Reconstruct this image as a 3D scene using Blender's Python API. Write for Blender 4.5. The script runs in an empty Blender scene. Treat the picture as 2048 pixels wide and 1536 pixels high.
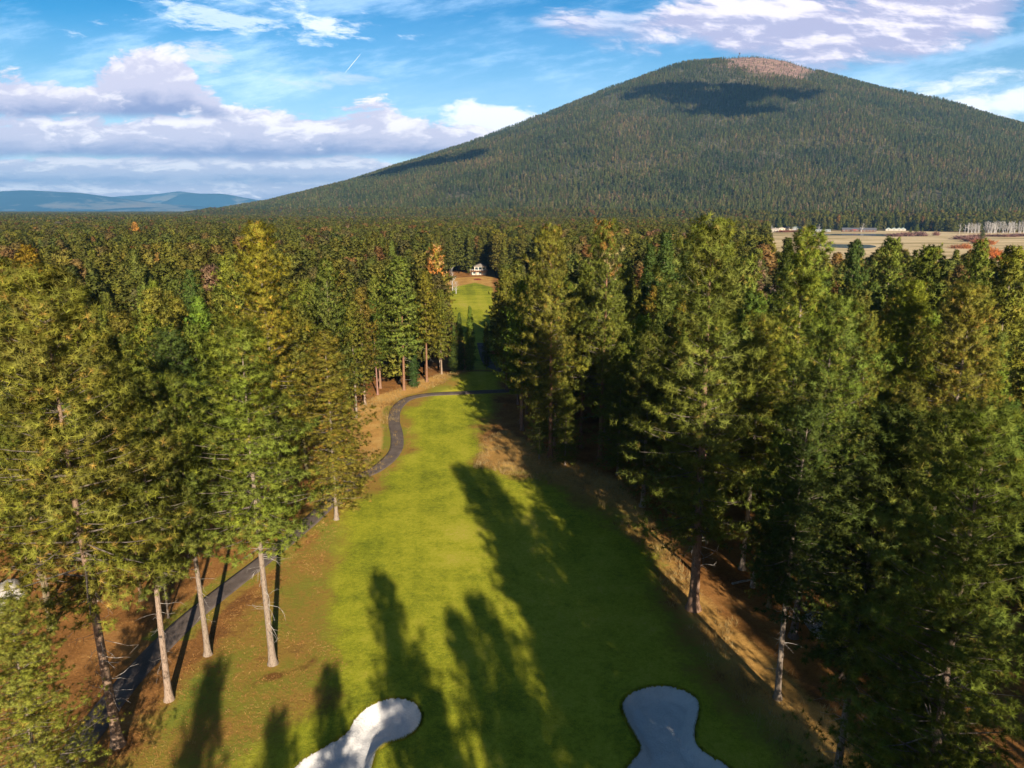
import bpy, math, random
import numpy as np
rng = np.random.default_rng(7)
random.seed(7)
C = bpy.context.scene
COL = C.collection
PI = math.pi
rad = math.radians
# ------------------------------------------------------------------ camera numbers
F = 1422.0
CAMZ = 40.0
TH = math.atan(348 / F)
ST, CT = math.sin(TH), math.cos(TH)
SUN_EL = rad(21.0)
PK = np.array([1337.4, 4505.7])                   # the mountain's summit
SHD = np.array([-0.276, 0.961])                  # horizontal direction the shadows fall
SUN = np.array([0.276 * math.cos(SUN_EL), -0.961 * math.cos(SUN_EL), math.sin(SUN_EL)])

def uw(x, y):
    t = (768 - y) / F
    k = CT + ST * t
    return (x - 1024) / F / k, (-ST + CT * t) / k
def g(x, y, z=0.0):                               # where the sight line through a photo point meets height z
    u, w = uw(x, y)
    Y = (CAMZ - z) / (-w)
    return u * Y, Y
def top_at(tx, ty, Y):                            # position and height of a tree whose tip is seen there, Y metres away
    u, w = uw(tx, ty)
    return u * Y, Y, CAMZ + w * Y

# ------------------------------------------------------------------ object helpers
def tag(o, label=None, cat=None, group=None, kind=None):
    if label: o['label'] = label
    if cat: o['category'] = cat
    if group: o['group'] = group
    if kind: o['kind'] = kind
    return o
def mesh_np(name, V, faces, mats, fm=None, smooth=False, col=None):
    """V (n,3); faces: list of (k,m) int arrays (tri and quad blocks)"""
    me = bpy.data.meshes.new(name)
    V = np.asarray(V, dtype=np.float32)
    me.vertices.add(len(V)); me.vertices.foreach_set('co', V.ravel())
    idx = np.concatenate([f.ravel() for f in faces]) if faces else np.zeros(0, int)
    sizes = np.concatenate([np.full(len(f), f.shape[1]) for f in faces]) if faces else np.zeros(0, int)
    if len(idx):
        me.loops.add(len(idx)); me.loops.foreach_set('vertex_index', idx.astype(np.int32))
        me.polygons.add(len(sizes))
        st = np.concatenate([[0], np.cumsum(sizes)[:-1]])
        me.polygons.foreach_set('loop_start', st.astype(np.int32))
        try: me.polygons.foreach_set('loop_total', sizes.astype(np.int32))
        except Exception: pass
        if fm is not None: me.polygons.foreach_set('material_index', np.asarray(fm, dtype=np.int32))
        me.polygons.foreach_set('use_smooth', np.full(len(sizes), smooth))
    for m in mats: me.materials.append(m)
    if col is not None:
        a = me.color_attributes.new('Col', 'FLOAT_COLOR', 'POINT')
        cc = np.ones((len(V), 4), np.float32); cc[:, :3] = col
        a.data.foreach_set('color', cc.ravel())
    me.update(calc_edges=True); me.validate()
    return me
def link(name, me, parent=None, loc=None):
    o = bpy.data.objects.new(name, me); COL.objects.link(o)
    if parent: o.parent = parent
    if loc is not None: o.location = loc
    return o
class MB:                                         # small mesh builder of boxes, prisms and tubes
    def __init__(s): s.v = []; s.f = []; s.n = 0
    def add(s, V, Fs):
        V = np.asarray(V, float); s.v.append(V)
        for f in Fs: s.f.append([i + s.n for i in f])
        s.n += len(V)
    def box(s, x0, x1, y0, y1, z0, z1):
        V = [(x, y, z) for z in (z0, z1) for y in (y0, y1) for x in (x0, x1)]
        s.add(V, [(0, 2, 3, 1), (4, 5, 7, 6), (0, 1, 5, 4), (2, 6, 7, 3), (0, 4, 6, 2), (1, 3, 7, 5)])
    def tube(s, P, R, n=6, cap=True):
        P = np.asarray(P, float); rings = []
        for i in range(len(P)):
            d = P[min(i + 1, len(P) - 1)] - P[max(i - 1, 0)]; d = d / (np.linalg.norm(d) + 1e-9)
            a = np.cross(d, (0, 1, 0) if abs(d[1]) < .9 else (1, 0, 0)); a /= np.linalg.norm(a); b = np.cross(d, a)
            an = np.arange(n) * 2 * PI / n
            rings.append(P[i] + R[i] * (np.cos(an)[:, None] * a + np.sin(an)[:, None] * b))
        V = np.concatenate(rings); Fs = []
        for i in range(len(P) - 1):
            for k in range(n):
                Fs.append((i * n + k, (i + 1) * n + k, (i + 1) * n + (k + 1) % n, i * n + (k + 1) % n))
        if cap: Fs.append(tuple(range(n))); Fs.append(tuple(range(len(V) - 1, len(V) - n - 1, -1)))
        s.add(V, Fs)
    def mesh(s, name, mats, smooth=False):
        me = bpy.data.meshes.new(name)
        me.from_pydata([tuple(p) for a in s.v for p in a], [], s.f)
        if not isinstance(mats, (list, tuple)): mats = [mats]
        for m in mats: me.materials.append(m)
        if smooth: me.polygons.foreach_set('use_smooth', [True] * len(me.polygons))
        me.update(); return me
    def build(s, name, mats, parent=None, smooth=False, loc=None):
        return link(name, s.mesh(name, mats, smooth), parent, loc)

# ------------------------------------------------------------------ node expressions
class X:
    nt = None
    def __init__(s, sock): s.s = sock
    def _m(s, op, o=None, p=None, clamp=False):
        n = X.nt.nodes.new('ShaderNodeMath'); n.operation = op; n.use_clamp = clamp
        for i, q in enumerate((s, o, p)):
            if q is None: continue
            if isinstance(q, X): X.nt.links.new(q.s, n.inputs[i])
            else: n.inputs[i].default_value = q
        return X(n.outputs[0])
    def __add__(s, o): return s._m('ADD', o)
    __radd__ = __add__
    def __sub__(s, o): return s._m('SUBTRACT', o)
    def __rsub__(s, o): return (s * -1.0) + o
    def __mul__(s, o): return s._m('MULTIPLY', o)
    __rmul__ = __mul__
    def __truediv__(s, o): return s._m('DIVIDE', o)
    def max(s, o): return s._m('MAXIMUM', o)
    def min(s, o): return s._m('MINIMUM', o)
    def abs(s): return s._m('ABSOLUTE')
    def clamp(s): return s._m('ADD', 0.0, clamp=True)
    def pow(s, o): return s._m('POWER', o)
    def sstep(s, a, b):
        n = X.nt.nodes.new('ShaderNodeMapRange'); n.interpolation_type = 'SMOOTHSTEP'; n.clamp = True
        X.nt.links.new(s.s, n.inputs[0])
        for i, q in ((1, a), (2, b)):
            if isinstance(q, X): X.nt.links.new(q.s, n.inputs[i])
            else: n.inputs[i].default_value = q
        n.inputs[3].default_value = 0; n.inputs[4].default_value = 1
        return X(n.outputs[0])
def xyz(x=0.0, y=0.0, z=0.0):
    n = X.nt.nodes.new('ShaderNodeCombineXYZ')
    for i, q in enumerate((x, y, z)):
        if isinstance(q, X): X.nt.links.new(q.s, n.inputs[i])
        else: n.inputs[i].default_value = q
    return X(n.outputs[0])
def sep(v):
    n = X.nt.nodes.new('ShaderNodeSeparateXYZ'); X.nt.links.new(v.s, n.inputs[0])
    return [X(o) for o in n.outputs]
DIM = ['3D']
def noise(v, scale=1.0, detail=4.0, rough=.55, dist=0.0):
    n = X.nt.nodes.new('ShaderNodeTexNoise'); n.noise_dimensions = DIM[0]
    if v is not None: X.nt.links.new(v.s, n.inputs['Vector'])
    n.inputs['Scale'].default_value = scale; n.inputs['Detail'].default_value = detail
    n.inputs['Roughness'].default_value = rough; n.inputs['Distortion'].default_value = dist
    return X(n.outputs[0])
def vor(v, scale=1.0):
    n = X.nt.nodes.new('ShaderNodeTexVoronoi'); X.nt.links.new(v.s, n.inputs['Vector']); n.inputs['Scale'].default_value = scale
    return n
def ramp(x, stops, ease='EASE'):
    """stops: (pos, value or rgb)"""
    n = X.nt.nodes.new('ShaderNodeValToRGB'); n.color_ramp.interpolation = ease
    X.nt.links.new(x.s, n.inputs[0]); el = n.color_ramp.elements
    while len(el) > 1: el.remove(el[-1])
    for i, (p, c) in enumerate(stops):
        e = el[0] if i == 0 else el.new(min(max(p, 0), 1))
        e.position = min(max(p, 0), 1)
        e.color = (c, c, c, 1) if not isinstance(c, (tuple, list)) else (*c, 1)
    return X(n.outputs[0])
def mix(f, a, b, mode='MIX'):
    n = X.nt.nodes.new('ShaderNodeMix'); n.data_type = 'RGBA'; n.blend_type = mode
    for i, q in ((0, f), (6, a), (7, b)):
        if isinstance(q, X): X.nt.links.new(q.s, n.inputs[i])
        elif isinstance(q, (tuple, list)): n.inputs[i].default_value = (*q, 1)
        else: n.inputs[i].default_value = q
    return X(n.outputs[2])
def hsv(c, h=.5, s=1.0, v=1.0):
    n = X.nt.nodes.new('ShaderNodeHueSaturation')
    for k, q in (('Hue', h), ('Saturation', s), ('Value', v)):
        if isinstance(q, X): X.nt.links.new(q.s, n.inputs[k])
        else: n.inputs[k].default_value = q
    X.nt.links.new(c.s, n.inputs['Color'])
    return X(n.outputs[0])
def pos():
    return X(X.nt.nodes.new('ShaderNodeNewGeometry').outputs['Position'])
def objc():
    return X(X.nt.nodes.new('ShaderNodeTexCoord').outputs['Object'])
def attr(name):
    n = X.nt.nodes.new('ShaderNodeAttribute'); n.attribute_name = name
    return X(n.outputs['Color'])
def oinfo():
    n = X.nt.nodes.new('ShaderNodeObjectInfo')
    return X(n.outputs['Color']), X(n.outputs['Random'])
def material(name, fn, rough=.8, spec=.2, bump=None, transl=0.0):
    m = bpy.data.materials.new(name); m.use_nodes = True
    X.nt = m.node_tree
    b = m.node_tree.nodes['Principled BSDF']
    r = fn()
    c, h = r if isinstance(r, tuple) and isinstance(r[0], X) else (r, None)
    if isinstance(c, X): m.node_tree.links.new(c.s, b.inputs['Base Color'])
    else: b.inputs['Base Color'].default_value = (*c, 1)
    b.inputs['Roughness'].default_value = rough
    b.inputs['Specular IOR Level'].default_value = spec
    if h is not None:
        n = m.node_tree.nodes.new('ShaderNodeBump'); n.inputs['Distance'].default_value = bump or .05
        n.inputs['Strength'].default_value = 1.0
        m.node_tree.links.new(h.s, n.inputs['Height']); m.node_tree.links.new(n.outputs[0], b.inputs['Normal'])
    if transl > 0 and isinstance(c, X):
        t = m.node_tree.nodes.new('ShaderNodeBsdfTranslucent'); m.node_tree.links.new(c.s, t.inputs[0])
        mx = m.node_tree.nodes.new('ShaderNodeMixShader'); mx.inputs[0].default_value = transl
        out = m.node_tree.nodes['Material Output']
        m.node_tree.links.new(b.outputs[0], mx.inputs[1]); m.node_tree.links.new(t.outputs[0], mx.inputs[2])
        m.node_tree.links.new(mx.outputs[0], out.inputs[0])
    return m

# ------------------------------------------------------------------ materials
def f_needles():
    oc, rn = oinfo()
    c = mix(1.0, attr('Col'), oc, 'MULTIPLY')
    n = noise(objc(), .55, 3)
    c = hsv(c, (rn - .5) * .035 + .5, 1.0, (rn * 7.3)._m('FRACT') * .35 + .82 + (n - .5) * .7)
    return c
M_needle = material('pine_needles', f_needles, .7, .06, transl=.22)
def f_farneedles():
    _, rn = oinfo()
    c = ramp(rn, [(0, (.125, .135, .026)), (.25, (.160, .152, .028)), (.5, (.100, .118, .028)), (.7, (.178, .155, .030)),
                  (.84, (.11, .105, .036)), (.93, (.19, .135, .045)), (.985, (.22, .11, .04)), (1, (.16, .14, .11))], 'LINEAR')
    c = mix(1.0, c, attr('Col'), 'MULTIPLY')
    pn = noise(pos(), .011, 4, .6)
    c = mix(1.0, c, ramp(pn, [(.3, (.80, .90, .92)), (.5, (1, 1, 1)), (.7, (1.22, 1.14, .95))]), 'MULTIPLY')
    c = hsv(c, .5, 1.0, (rn * 17.7)._m('FRACT') * .5 + .80)
    return c
M_far = material('forest_needles', f_farneedles, .75, .05, transl=.25)
def f_mtn_needles():
    _, rn = oinfo()
    c = ramp(rn, [(0, (.095, .120, .055)), (.3, (.120, .140, .058)), (.55, (.085, .110, .055)), (.75, (.14, .145, .062)),
                  (.88, (.15, .13, .08)), (.97, (.18, .15, .10)), (1, (.22, .18, .14))], 'LINEAR')
    c = mix(1.0, c, attr('Col'), 'MULTIPLY')
    pn = noise(pos(), .0035, 6, .68)
    c = mix(1.0, c, ramp(pn, [(.36, (.72, .80, .78)), (.46, (1.15, 1.15, .85)), (.52, (1.30, 1.20, .85)), (.58, (1.5, 1.28, 1.0)), (.66, (1.8, 1.4, 1.2))], 'LINEAR'), 'MULTIPLY')
    c = hsv(c, .5, 1.0, (rn * 17.7)._m('FRACT') * .7 + .7)
    return c
M_mtn = material('slope_needles', f_mtn_needles, .75, .04, transl=.2)
def f_bark():
    oc, rn = oinfo()
    p = objc(); x, y, z = sep(p)
    v = xyz(x * 3, y * 3, z * .8)
    n = noise(v, 2.6, 6, .75)
    c = ramp(n, [(.25, (.09, .06, .045)), (.42, (.20, .15, .115)), (.52, (.34, .275, .225)), (.60, (.24, .18, .14)), (.75, (.12, .09, .07))], 'LINEAR')
    return mix(1.0, c, oc, 'MULTIPLY'), n
M_bark = material('pine_bark', f_bark, .9, .1, .12)
M_deadwood = material('dead_twigs', lambda: ramp(noise(objc(), 3, 3), [(.3, (.20, .17, .15)), (.7, (.42, .38, .35))]), .9, .1)
M_limb = material('limb_bark', lambda: ramp(noise(objc(), 4, 3), [(.3, (.07, .055, .045)), (.7, (.20, .165, .14))]), .9, .1)
M_white = material('aspen_bark', lambda: ramp(noise(objc(), 5, 4), [(.3, (.24, .22, .21)), (.5, (.42, .39, .38)), (.8, (.50, .47, .46))]), .8, .2)
M_darkbark = material('far_bark', lambda: (.13, .09, .06), .9, .1)

def f_ground():
    p = pos(); x, y, z = sep(p)
    zn = X(X.nt.nodes.new('ShaderNodeAttribute').outputs['Color']); X.nt.nodes[-1].attribute_name = 'Zone'
    zr, zg, zb = sep(zn)
    zn2 = attr('Zone2'); z2r, z2g, z2b = sep(zn2)
    big = noise(p, .022, 5, .6); mid = noise(p, .16, 5, .62); fine = noise(p, 2.2, 5, .72); vf = noise(p, 9.0, 3, .8)
    grain = ((fine - .5) * 1.3 + (vf - .5) * 1.5)
    # forest floor: brown litter, dry grass, dull green patches
    floor = ramp((mid - .5) * 1.1 + .5 + grain * .35, [(.2, (.10, .045, .018)), (.45, (.26, .115, .034)), (.62, (.36, .165, .05)), (.85, (.44, .26, .10))], 'LINEAR')
    # far country under the trees
    dry = ramp((mid - .5) * 1.0 + .5 + grain * .4, [(.25, (.26, .15, .045)), (.5, (.50, .27, .075)), (.75, (.60, .38, .13))], 'LINEAR')
    rough = ramp((big - .5) * .9 + (mid - .5) * 1.4 + .5 + grain * .45, [(.2, (.22, .12, .032)), (.38, (.33, .20, .042)), (.52, (.23, .19, .030)), (.68, (.24, .235, .032)), (.85, (.16, .19, .028))], 'LINEAR')
    # mown turf
    stripe = ((x + y * .10 + (big - .5) * 6.0) * .75)._m('SINE').sstep(-.35, .35) * .07 - .035
    turf = ramp((big - .5) * 1.1 + (mid - .5) * .75 + stripe + .5 + grain * .60 + ((noise(p, .7, 5, .7) - .5) * .5), [(.15, (.12, .145, .012)), (.36, (.22, .24, .018)), (.52, (.33, .335, .022)), (.70, (.42, .385, .036)), (.9, (.48, .37, .085))], 'LINEAR')
    x2 = x * .35
    mb = noise(xyz(x * .25, y, 0.0), .012, 5, .65); mf = noise(xyz(x * .2, y, 0.0), .08, 4, .6)
    mead = ramp((mb - .5) * 1.6 + (mf - .5) * 1.5 + .5, [(.2, (.20, .15, .05)), (.38, (.46, .34, .17)), (.6, (.66, .49, .28)), (.85, (.72, .55, .33))], 'LINEAR')
    edge = (mid - .5) * .9 + (fine - .5) * .5
    c = mix((z2g + edge * .6).sstep(.35, .65), floor, dry)
    c = mix((z2r + edge * .8).sstep(.30, .70), c, rough)
    c = mix((zr + edge * .5).sstep(.36, .64), c, turf)
    c = mix((zb + edge * .2).sstep(.4, .6), c, mead)
    c = mix((zg + edge * .6).sstep(.4, .6), c, (.17, .075, .022))
    return c, (fine + vf * .6)
M_ground = material('ground', f_ground, .95, .08, .09)
def f_mtn():
    p = pos(); x, y, z = sep(p)
    n = noise(p, .004, 6, .65); n2 = noise(p, .03, 5, .7)
    bare = ramp(n2, [(.3, (.12, .07, .06)), (.5, (.25, .15, .12)), (.7, (.42, .28, .20))], 'LINEAR')
    fl = ramp(n2, [(.3, (.045, .05, .028)), (.6, (.12, .10, .065)), (.8, (.20, .15, .11))], 'LINEAR')
    lx_ = x - y * .2968; rg = ((lx_ + 210.0 + (n - .5) * 500.0) / 330.0).clamp() * ((lx_ * -1.0 + 520.0) / 220.0).clamp(); f = ((z - 815.0 + rg * 200.0) * .008 + (n - .5) * 2.6).sstep(.0, .7)
    return mix(f, fl, bare), n2
M_mtn_ground = material('mountain_ground', f_mtn, .95, .05, 3.0)
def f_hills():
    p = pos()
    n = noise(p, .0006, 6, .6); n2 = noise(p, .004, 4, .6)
    return ramp((n - .5) * 1.3 + (n2 - .5) * .5 + .5, [(.3, (.01, .06, .12)), (.50, (.015, .07, .14)), (.57, (.13, .16, .20)), (.8, (.24, .22, .22))], 'LINEAR')  # deep blues paint the distance haze into the hill colour
M_hills = material('haze_blue_hills', f_hills, .95, .05)
def f_asph():
    p = pos(); a = noise(p, .5, 4, .6); b = noise(p, 14, 3, .8)
    return ramp((a - .5) * .8 + (b - .5) * .8 + .5, [(.2, (.06, .046, .042)), (.5, (.125, .095, .082)), (.8, (.20, .16, .14))], 'LINEAR'), b
M_path = material('asphalt', f_asph, .9, .2, .02)
def f_sand():
    p = pos(); a = noise(p, .8, 4, .6); b = noise(p, 6, 4, .75)
    return ramp((a - .5) * .6 + (b - .5) * .5 + .5, [(.2, (.56, .54, .54)), (.5, (.70, .67, .665)), (.8, (.78, .75, .74))], 'LINEAR'), a * .5 + b
M_sand = material('white_sand', f_sand, .9, .15, .13)
M_drygrass = material('dry_grass_blades', lambda: mix(1.0, ramp(noise(pos(), .25, 4), [(.3, (.20, .11, .045)), (.5, (.42, .29, .12)), (.7, (.52, .40, .19))]), attr('Col'), 'MULTIPLY'), .8, .1, transl=.3)
M_turfblade = material('turf_blades', lambda: ramp(noise(pos(), .6, 4), [(.3, (.13, .14, .015)), (.5, (.26, .245, .02)), (.7, (.40, .33, .05))]), .8, .1, transl=.3)
M_water = material('water', lambda: (.06, .11, .20), .12, .5)
M_rock = material('rock', lambda: ramp(noise(objc(), 1.6, 6, .7), [(.3, (.16, .14, .13)), (.5, (.36, .33, .31)), (.75, (.52, .48, .44))]), .9, .2)
def f_stone():
    p = pos(); n = vor(p, 1.9); n.feature = 'DISTANCE_TO_EDGE'; d = X(n.outputs['Distance'])
    c = ramp(noise(p, 1.1, 4), [(.3, (.22, .22, .24)), (.7, (.42, .41, .42))])
    return mix(d.sstep(.03, .10), (.05, .035, .03), c), d.sstep(0.0, .12)
M_flag = material('flagstone', f_stone, .85, .2, .06)
def f_shrub():
    oc, rn = oinfo(); n = noise(objc(), 1.0, 3)
    return mix(1.0, ramp(n, [(.3, (.6, .6, .6)), (.7, (1.2, 1.2, 1.2))]), oc, 'MULTIPLY')
M_shrub = material('willow_twigs', f_shrub, .85, .1, transl=.2)
def flat(name, c, r=.8, s=.2):
    def fn():
        n = noise(objc(), 1.5, 5, .6)
        return mix(1.0, c, ramp(n, [(.3, (.75, .75, .75)), (.7, (1.1, 1.1, 1.1))]), 'MULTIPLY')
    return material(name, fn, r, s)
M_wall = flat('beige_siding', (.62, .52, .40)); M_wallw = flat('cream_siding', (.50, .45, .39)); M_wallg = flat('grey_siding', (.34, .34, .36))
M_walld = flat('brown_siding', (.16, .09, .07))
M_roof = flat('shingle_roof', (.20, .17, .15)); M_roofg = flat('grey_green_roof', (.28, .32, .31)); M_roofd = flat('dark_roof', (.10, .10, .12)); M_roofb = flat('tan_roof', (.36, .30, .26))
M_trim = flat('white_trim', (.78, .76, .72)); M_deck = flat('deck_wood', (.38, .20, .12)); M_red = flat('red_trim', (.50, .06, .05))
M_glass = material('window_glass', lambda: (.03, .05, .07), .12, .6)
M_cloud = material('cloud', lambda: (.9, .9, .92), 1.0, 0)
M_contrail = material('contrail', lambda: (.8, .85, .95), 1.0, 0)
M_post = flat('white_paint', (.8, .8, .8)); M_steel = flat('tower_timber', (.10, .08, .09))

# ------------------------------------------------------------------ outlines (photo outlines laid on the ground)
def catmull(P, n=6, closed=True):
    P = np.asarray(P, float); N = len(P); out = []
    rngi = range(N) if closed else range(N - 1)
    for i in rngi:
        if closed: p0, p1, p2, p3 = P[(i - 1) % N], P[i], P[(i + 1) % N], P[(i + 2) % N]
        else: p0, p1, p2, p3 = P[max(i - 1, 0)], P[i], P[i + 1], P[min(i + 2, N - 1)]
        for k in range(n):
            t = k / n
            out.append(.5 * ((2 * p1) + (-p0 + p2) * t + (2 * p0 - 5 * p1 + 4 * p2 - p3) * t * t + (-p0 + 3 * p1 - 3 * p2 + p3) * t ** 3))
    if not closed: out.append(P[-1])
    return np.array(out)
def gp(pts): return np.array([g(*p) for p in pts])
def sdf(P, poly):
    """signed distance, positive inside"""
    P = np.asarray(P, float); d = np.full(len(P), 1e9); inside = np.zeros(len(P), bool)
    N = len(poly)
    for i in range(N):
        a, b = poly[i], poly[(i + 1) % N]
        e = b - a; w = P - a
        t = np.clip((w @ e) / (e @ e + 1e-12), 0, 1)
        q = w - t[:, None] * e
        d = np.minimum(d, (q ** 2).sum(1))
        c = ((a[1] <= P[:, 1]) != (b[1] <= P[:, 1]))
        if abs(e[1]) > 1e-12:
            xi = a[0] + (P[:, 1] - a[1]) * e[0] / e[1]
            inside ^= c & (P[:, 0] < xi)
    d = np.sqrt(d)
    return np.where(inside, d, -d)
def pdist(P, line):
    P = np.asarray(P, float); d = np.full(len(P), 1e9)
    for i in range(len(line) - 1):
        a, b = line[i], line[i + 1]; e = b - a; w = P - a
        t = np.clip((w @ e) / (e @ e + 1e-12), 0, 1); q = w - t[:, None] * e
        d = np.minimum(d, (q ** 2).sum(1))
    return np.sqrt(d)

TURF = gp([(470, 1536), (600, 1430), (700, 1330), (640, 1240), (650, 1120), (690, 1040), (735, 985), (785, 945), (822, 905), (824, 860), (815, 825), (840, 806), (900, 775), (945, 748),
           (1000, 752), (985, 800), (955, 870), (950, 925), (1090, 968), (1200, 1025), (1280, 1105), (1315, 1200), (1350, 1290), (1460, 1420), (1560, 1536), (1640, 1640), (430, 1640)])
TURF2 = gp([(945, 742), (935, 700), (905, 650), (888, 610), (905, 575), (950, 565), (985, 575), (990, 640), (1000, 700), (1005, 742)])
ROUGH = gp([(100, 1640), (270, 1500), (400, 1330), (480, 1230), (600, 1110), (680, 1020), (700, 975), (770, 950), (800, 905), (796, 850), (795, 812), (850, 785), (945, 745), (1010, 745), (1000, 800),
            (960, 880), (960, 930), (1090, 950), (1220, 1010), (1310, 1090), (1345, 1200), (1400, 1290), (1520, 1420), (1660, 1560), (1760, 1640)])
DRY1 = gp([(690, 1010), (700, 860), (722, 806), (850, 764), (945, 742), (900, 768), (806, 800), (788, 830), (790, 900), (765, 930)])
DRY2 = gp([(955, 885), (1010, 860), (1100, 900), (1230, 960), (1320, 1060), (1370, 1160), (1440, 1230), (1560, 1330), (1720, 1480), (1800, 1600), (1640, 1600), (1500, 1420), (1370, 1270), (1340, 1190), (1300, 1100), (1200, 1020), (1090, 960), (955, 935)])
DRY3 = gp([(860, 600), (900, 556), (985, 552), (985, 572), (920, 576), (895, 620)])
BARE = gp([(430, 1380), (540, 1335), (640, 1310), (655, 1325), (560, 1362), (450, 1400)])
MEAD = np.array([[100, 330], [175, 300], [330, 300], [800, 330], [1300, 700], [1250, 1330], [700, 1330], [420, 1290], [418, 1120], [330, 900], [215, 600]], float)
MEAD[:, 0] *= 1.0
u0 = uw(1535, 470)[0]
MEAD = np.array([[u0 * 290, 290], [u0 * 1.5 * 270, 270], [400, 250], [1300, 260], [1500, 1250], [g(2100, 463)[0], g(2100, 463)[1]], [g(1900, 463)[0], g(1900, 463)[1]], [g(1830, 461)[0], g(1830, 461)[1]], [g(1500, 461)[0], g(1500, 461)[1]], [u0 * 900, 900], [u0 * 500, 500]])
OPEN = gp([(60, 1640), (150, 1400), (330, 1190), (450, 1080), (600, 1000), (690, 905), (726, 812), (860, 762), (938, 742), (925, 700), (895, 640), (868, 600), (885, 556), (925, 548), (985, 548),
           (985, 640), (990, 700), (1015, 760), (1010, 800), (990, 860), (1060, 905), (1215, 965), (1320, 1060), (1390, 1200), (1520, 1330), (1720, 1536), (1830, 1640)])
BUNK_L = catmull(gp([(560, 1570), (610, 1522), (650, 1498), (690, 1474), (712, 1440), (738, 1417), (772, 1404), (806, 1402), (832, 1414), (843, 1438), (834, 1462), (808, 1480), (776, 1490), (754, 1506), (744, 1536), (725, 1590), (640, 1625), (560, 1610)]), 6)
BUNK_R = catmull(gp([(1245, 1412), (1262, 1390), (1300, 1376), (1342, 1375), (1375, 1385), (1396, 1404), (1396, 1430), (1389, 1462), (1393, 1492), (1420, 1515), (1452, 1534), (1500, 1600), (1400, 1660), (1280, 1650), (1225, 1600), (1256, 1536), (1281, 1503), (1271, 1475), (1252, 1442)]), 6)
PATH = catmull(gp([(60, 1640), (140, 1520), (250, 1370), (365, 1250), (465, 1168), (530, 1118), (620, 1045), (700, 968), (758, 935), (790, 903), (794, 873), (788, 842), (793, 818), (815, 800), (860, 792), (930, 790), (1005, 787), (1080, 782)]), 6, False)
PATH2 = catmull(gp([(1130, 778), (1060, 765), (1010, 748), (982, 728), (968, 705), (962, 685)]), 6, False)

# ------------------------------------------------------------------ terrain heights
KN = np.array([0, 150, 300, 500, 800, 1100, 1500, 1900, 2300, 2700, 3100, 3500, 3900], float)
HL = np.array([906, 884, 858, 810, 705, 583, 434, 298, 172, 68, 2, -7, -8], float)
HR = np.array([906, 884, 846, 762, 642, 532, 378, 232, 112, 38, 0, -7, -8], float)
def vnoise(P, s, seed=0):                          # value noise
    P = np.asarray(P) / s; i = np.floor(P).astype(int); f = P - i; f = f * f * (3 - 2 * f)
    def h(a, b): 
        n = (a * 374761393 + b * 668265263 + seed * 974711) & 0x7fffffff
        n = ((n ^ (n >> 13)) * 1274126177) & 0x7fffffff
        return (n ^ (n >> 16)) % 65536 / 65535.0
    a, b = i[:, 0], i[:, 1]
    return (h(a, b) * (1 - f[:, 0]) + h(a + 1, b) * f[:, 0]) * (1 - f[:, 1]) + (h(a, b + 1) * (1 - f[:, 0]) + h(a + 1, b + 1) * f[:, 0]) * f[:, 1]
def fbm(P, s, o=4, seed=0):
    r = 0; a = 1.0; t = 0
    for k in range(o): r = r + a * vnoise(P, s / 2 ** k, seed + k); t += a; a *= .5
    return r / t - .5
def mtn_h(P):
    P = np.asarray(P, float); d = P - PK; r = np.hypot(d[:, 0], d[:, 1])
    ax = PK / np.linalg.norm(PK)
    lat = (d[:, 0] * ax[1] - d[:, 1] * ax[0]) / (r + 60)          # + = right of the peak
    k = np.clip(lat * .9 + .5, 0, 1); k = k * k * (3 - 2 * k)
    h = np.interp(r, KN, HL) * (1 - k) + np.interp(r, KN, HR) * k
    ang = np.arctan2(d[:, 0], -d[:, 1])
    gul = fbm(np.stack([ang * 900, r * .22], 1), 260, 3, 5)
    amp = np.clip(r / 1100, 0, 1) * np.clip((3100 - r) / 1400, 0, 1)
    h = h + gul * 95 * amp + fbm(P, 420, 4, 9) * 26 * np.clip(r / 500, 0.1, 1) * np.clip((3300 - r) / 900, 0, 1)
    return h
def bunker_z(P):
    z = np.zeros(len(P))
    for B, dp in ((BUNK_L, 1.0), (BUNK_R, .7)):
        d = sdf(P, B); t = np.clip(d / 1.1, 0, 1); t = t * t * (3 - 2 * t)
        z = np.where(d > 0, -dp * t, z + np.where(d > -1.5, .10 * np.clip(1 + d / 1.5, 0, 1), 0))
    return z
def ground_h(P, bunk=True):
    P = np.asarray(P, float)
    near = np.clip((260 - np.hypot(P[:, 0], P[:, 1])) / 80, 0, 1)
    z = fbm(P, 34, 3, 3) * .9 * near
    z = z + 1.1 * near * np.exp(-(((P[:, 1] - 166) / 12) ** 2 + ((P[:, 0] + 8) / 22) ** 2))
    z = z - 1.0 * np.exp(-(((P[:, 1] - 192) / 14) ** 2 + ((P[:, 0] + 8) / 30) ** 2))
    return z

# ------------------------------------------------------------------ ground
def lines(segs):
    out = [segs[0][0]]
    for a, b, st in segs:
        n = max(1, int(round((b - a) / st))); out += list(np.linspace(a, b, n + 1)[1:])
    return np.array(out)
def grow(a, b, s0, k=1.12):
    out = [a]; s = s0
    while out[-1] < b: out.append(out[-1] + s); s *= k
    return np.array(out[1:])
xs = lines([(-75, -20, .6), (-20, 20, .34), (20, 60, .6)])
xs = np.concatenate([-grow(75, 60000, 1.0)[::-1], xs, grow(60, 60000, 1.0)])
ys = lines([(30, 60, .34), (60, 120, .5), (120, 200, .8), (200, 460, 2.5)])
ys = np.concatenate([-grow(-30, 20000, 1.0, 1.25)[::-1], ys, grow(460, 60000, 3.5)])
GX, GY = np.meshgrid(xs, ys); P2 = np.stack([GX.ravel(), GY.ravel()], 1)
gz = ground_h(P2)
sel = (np.abs(P2[:, 0]) < 30) & (P2[:, 1] > 30) & (P2[:, 1] < 65)
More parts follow.
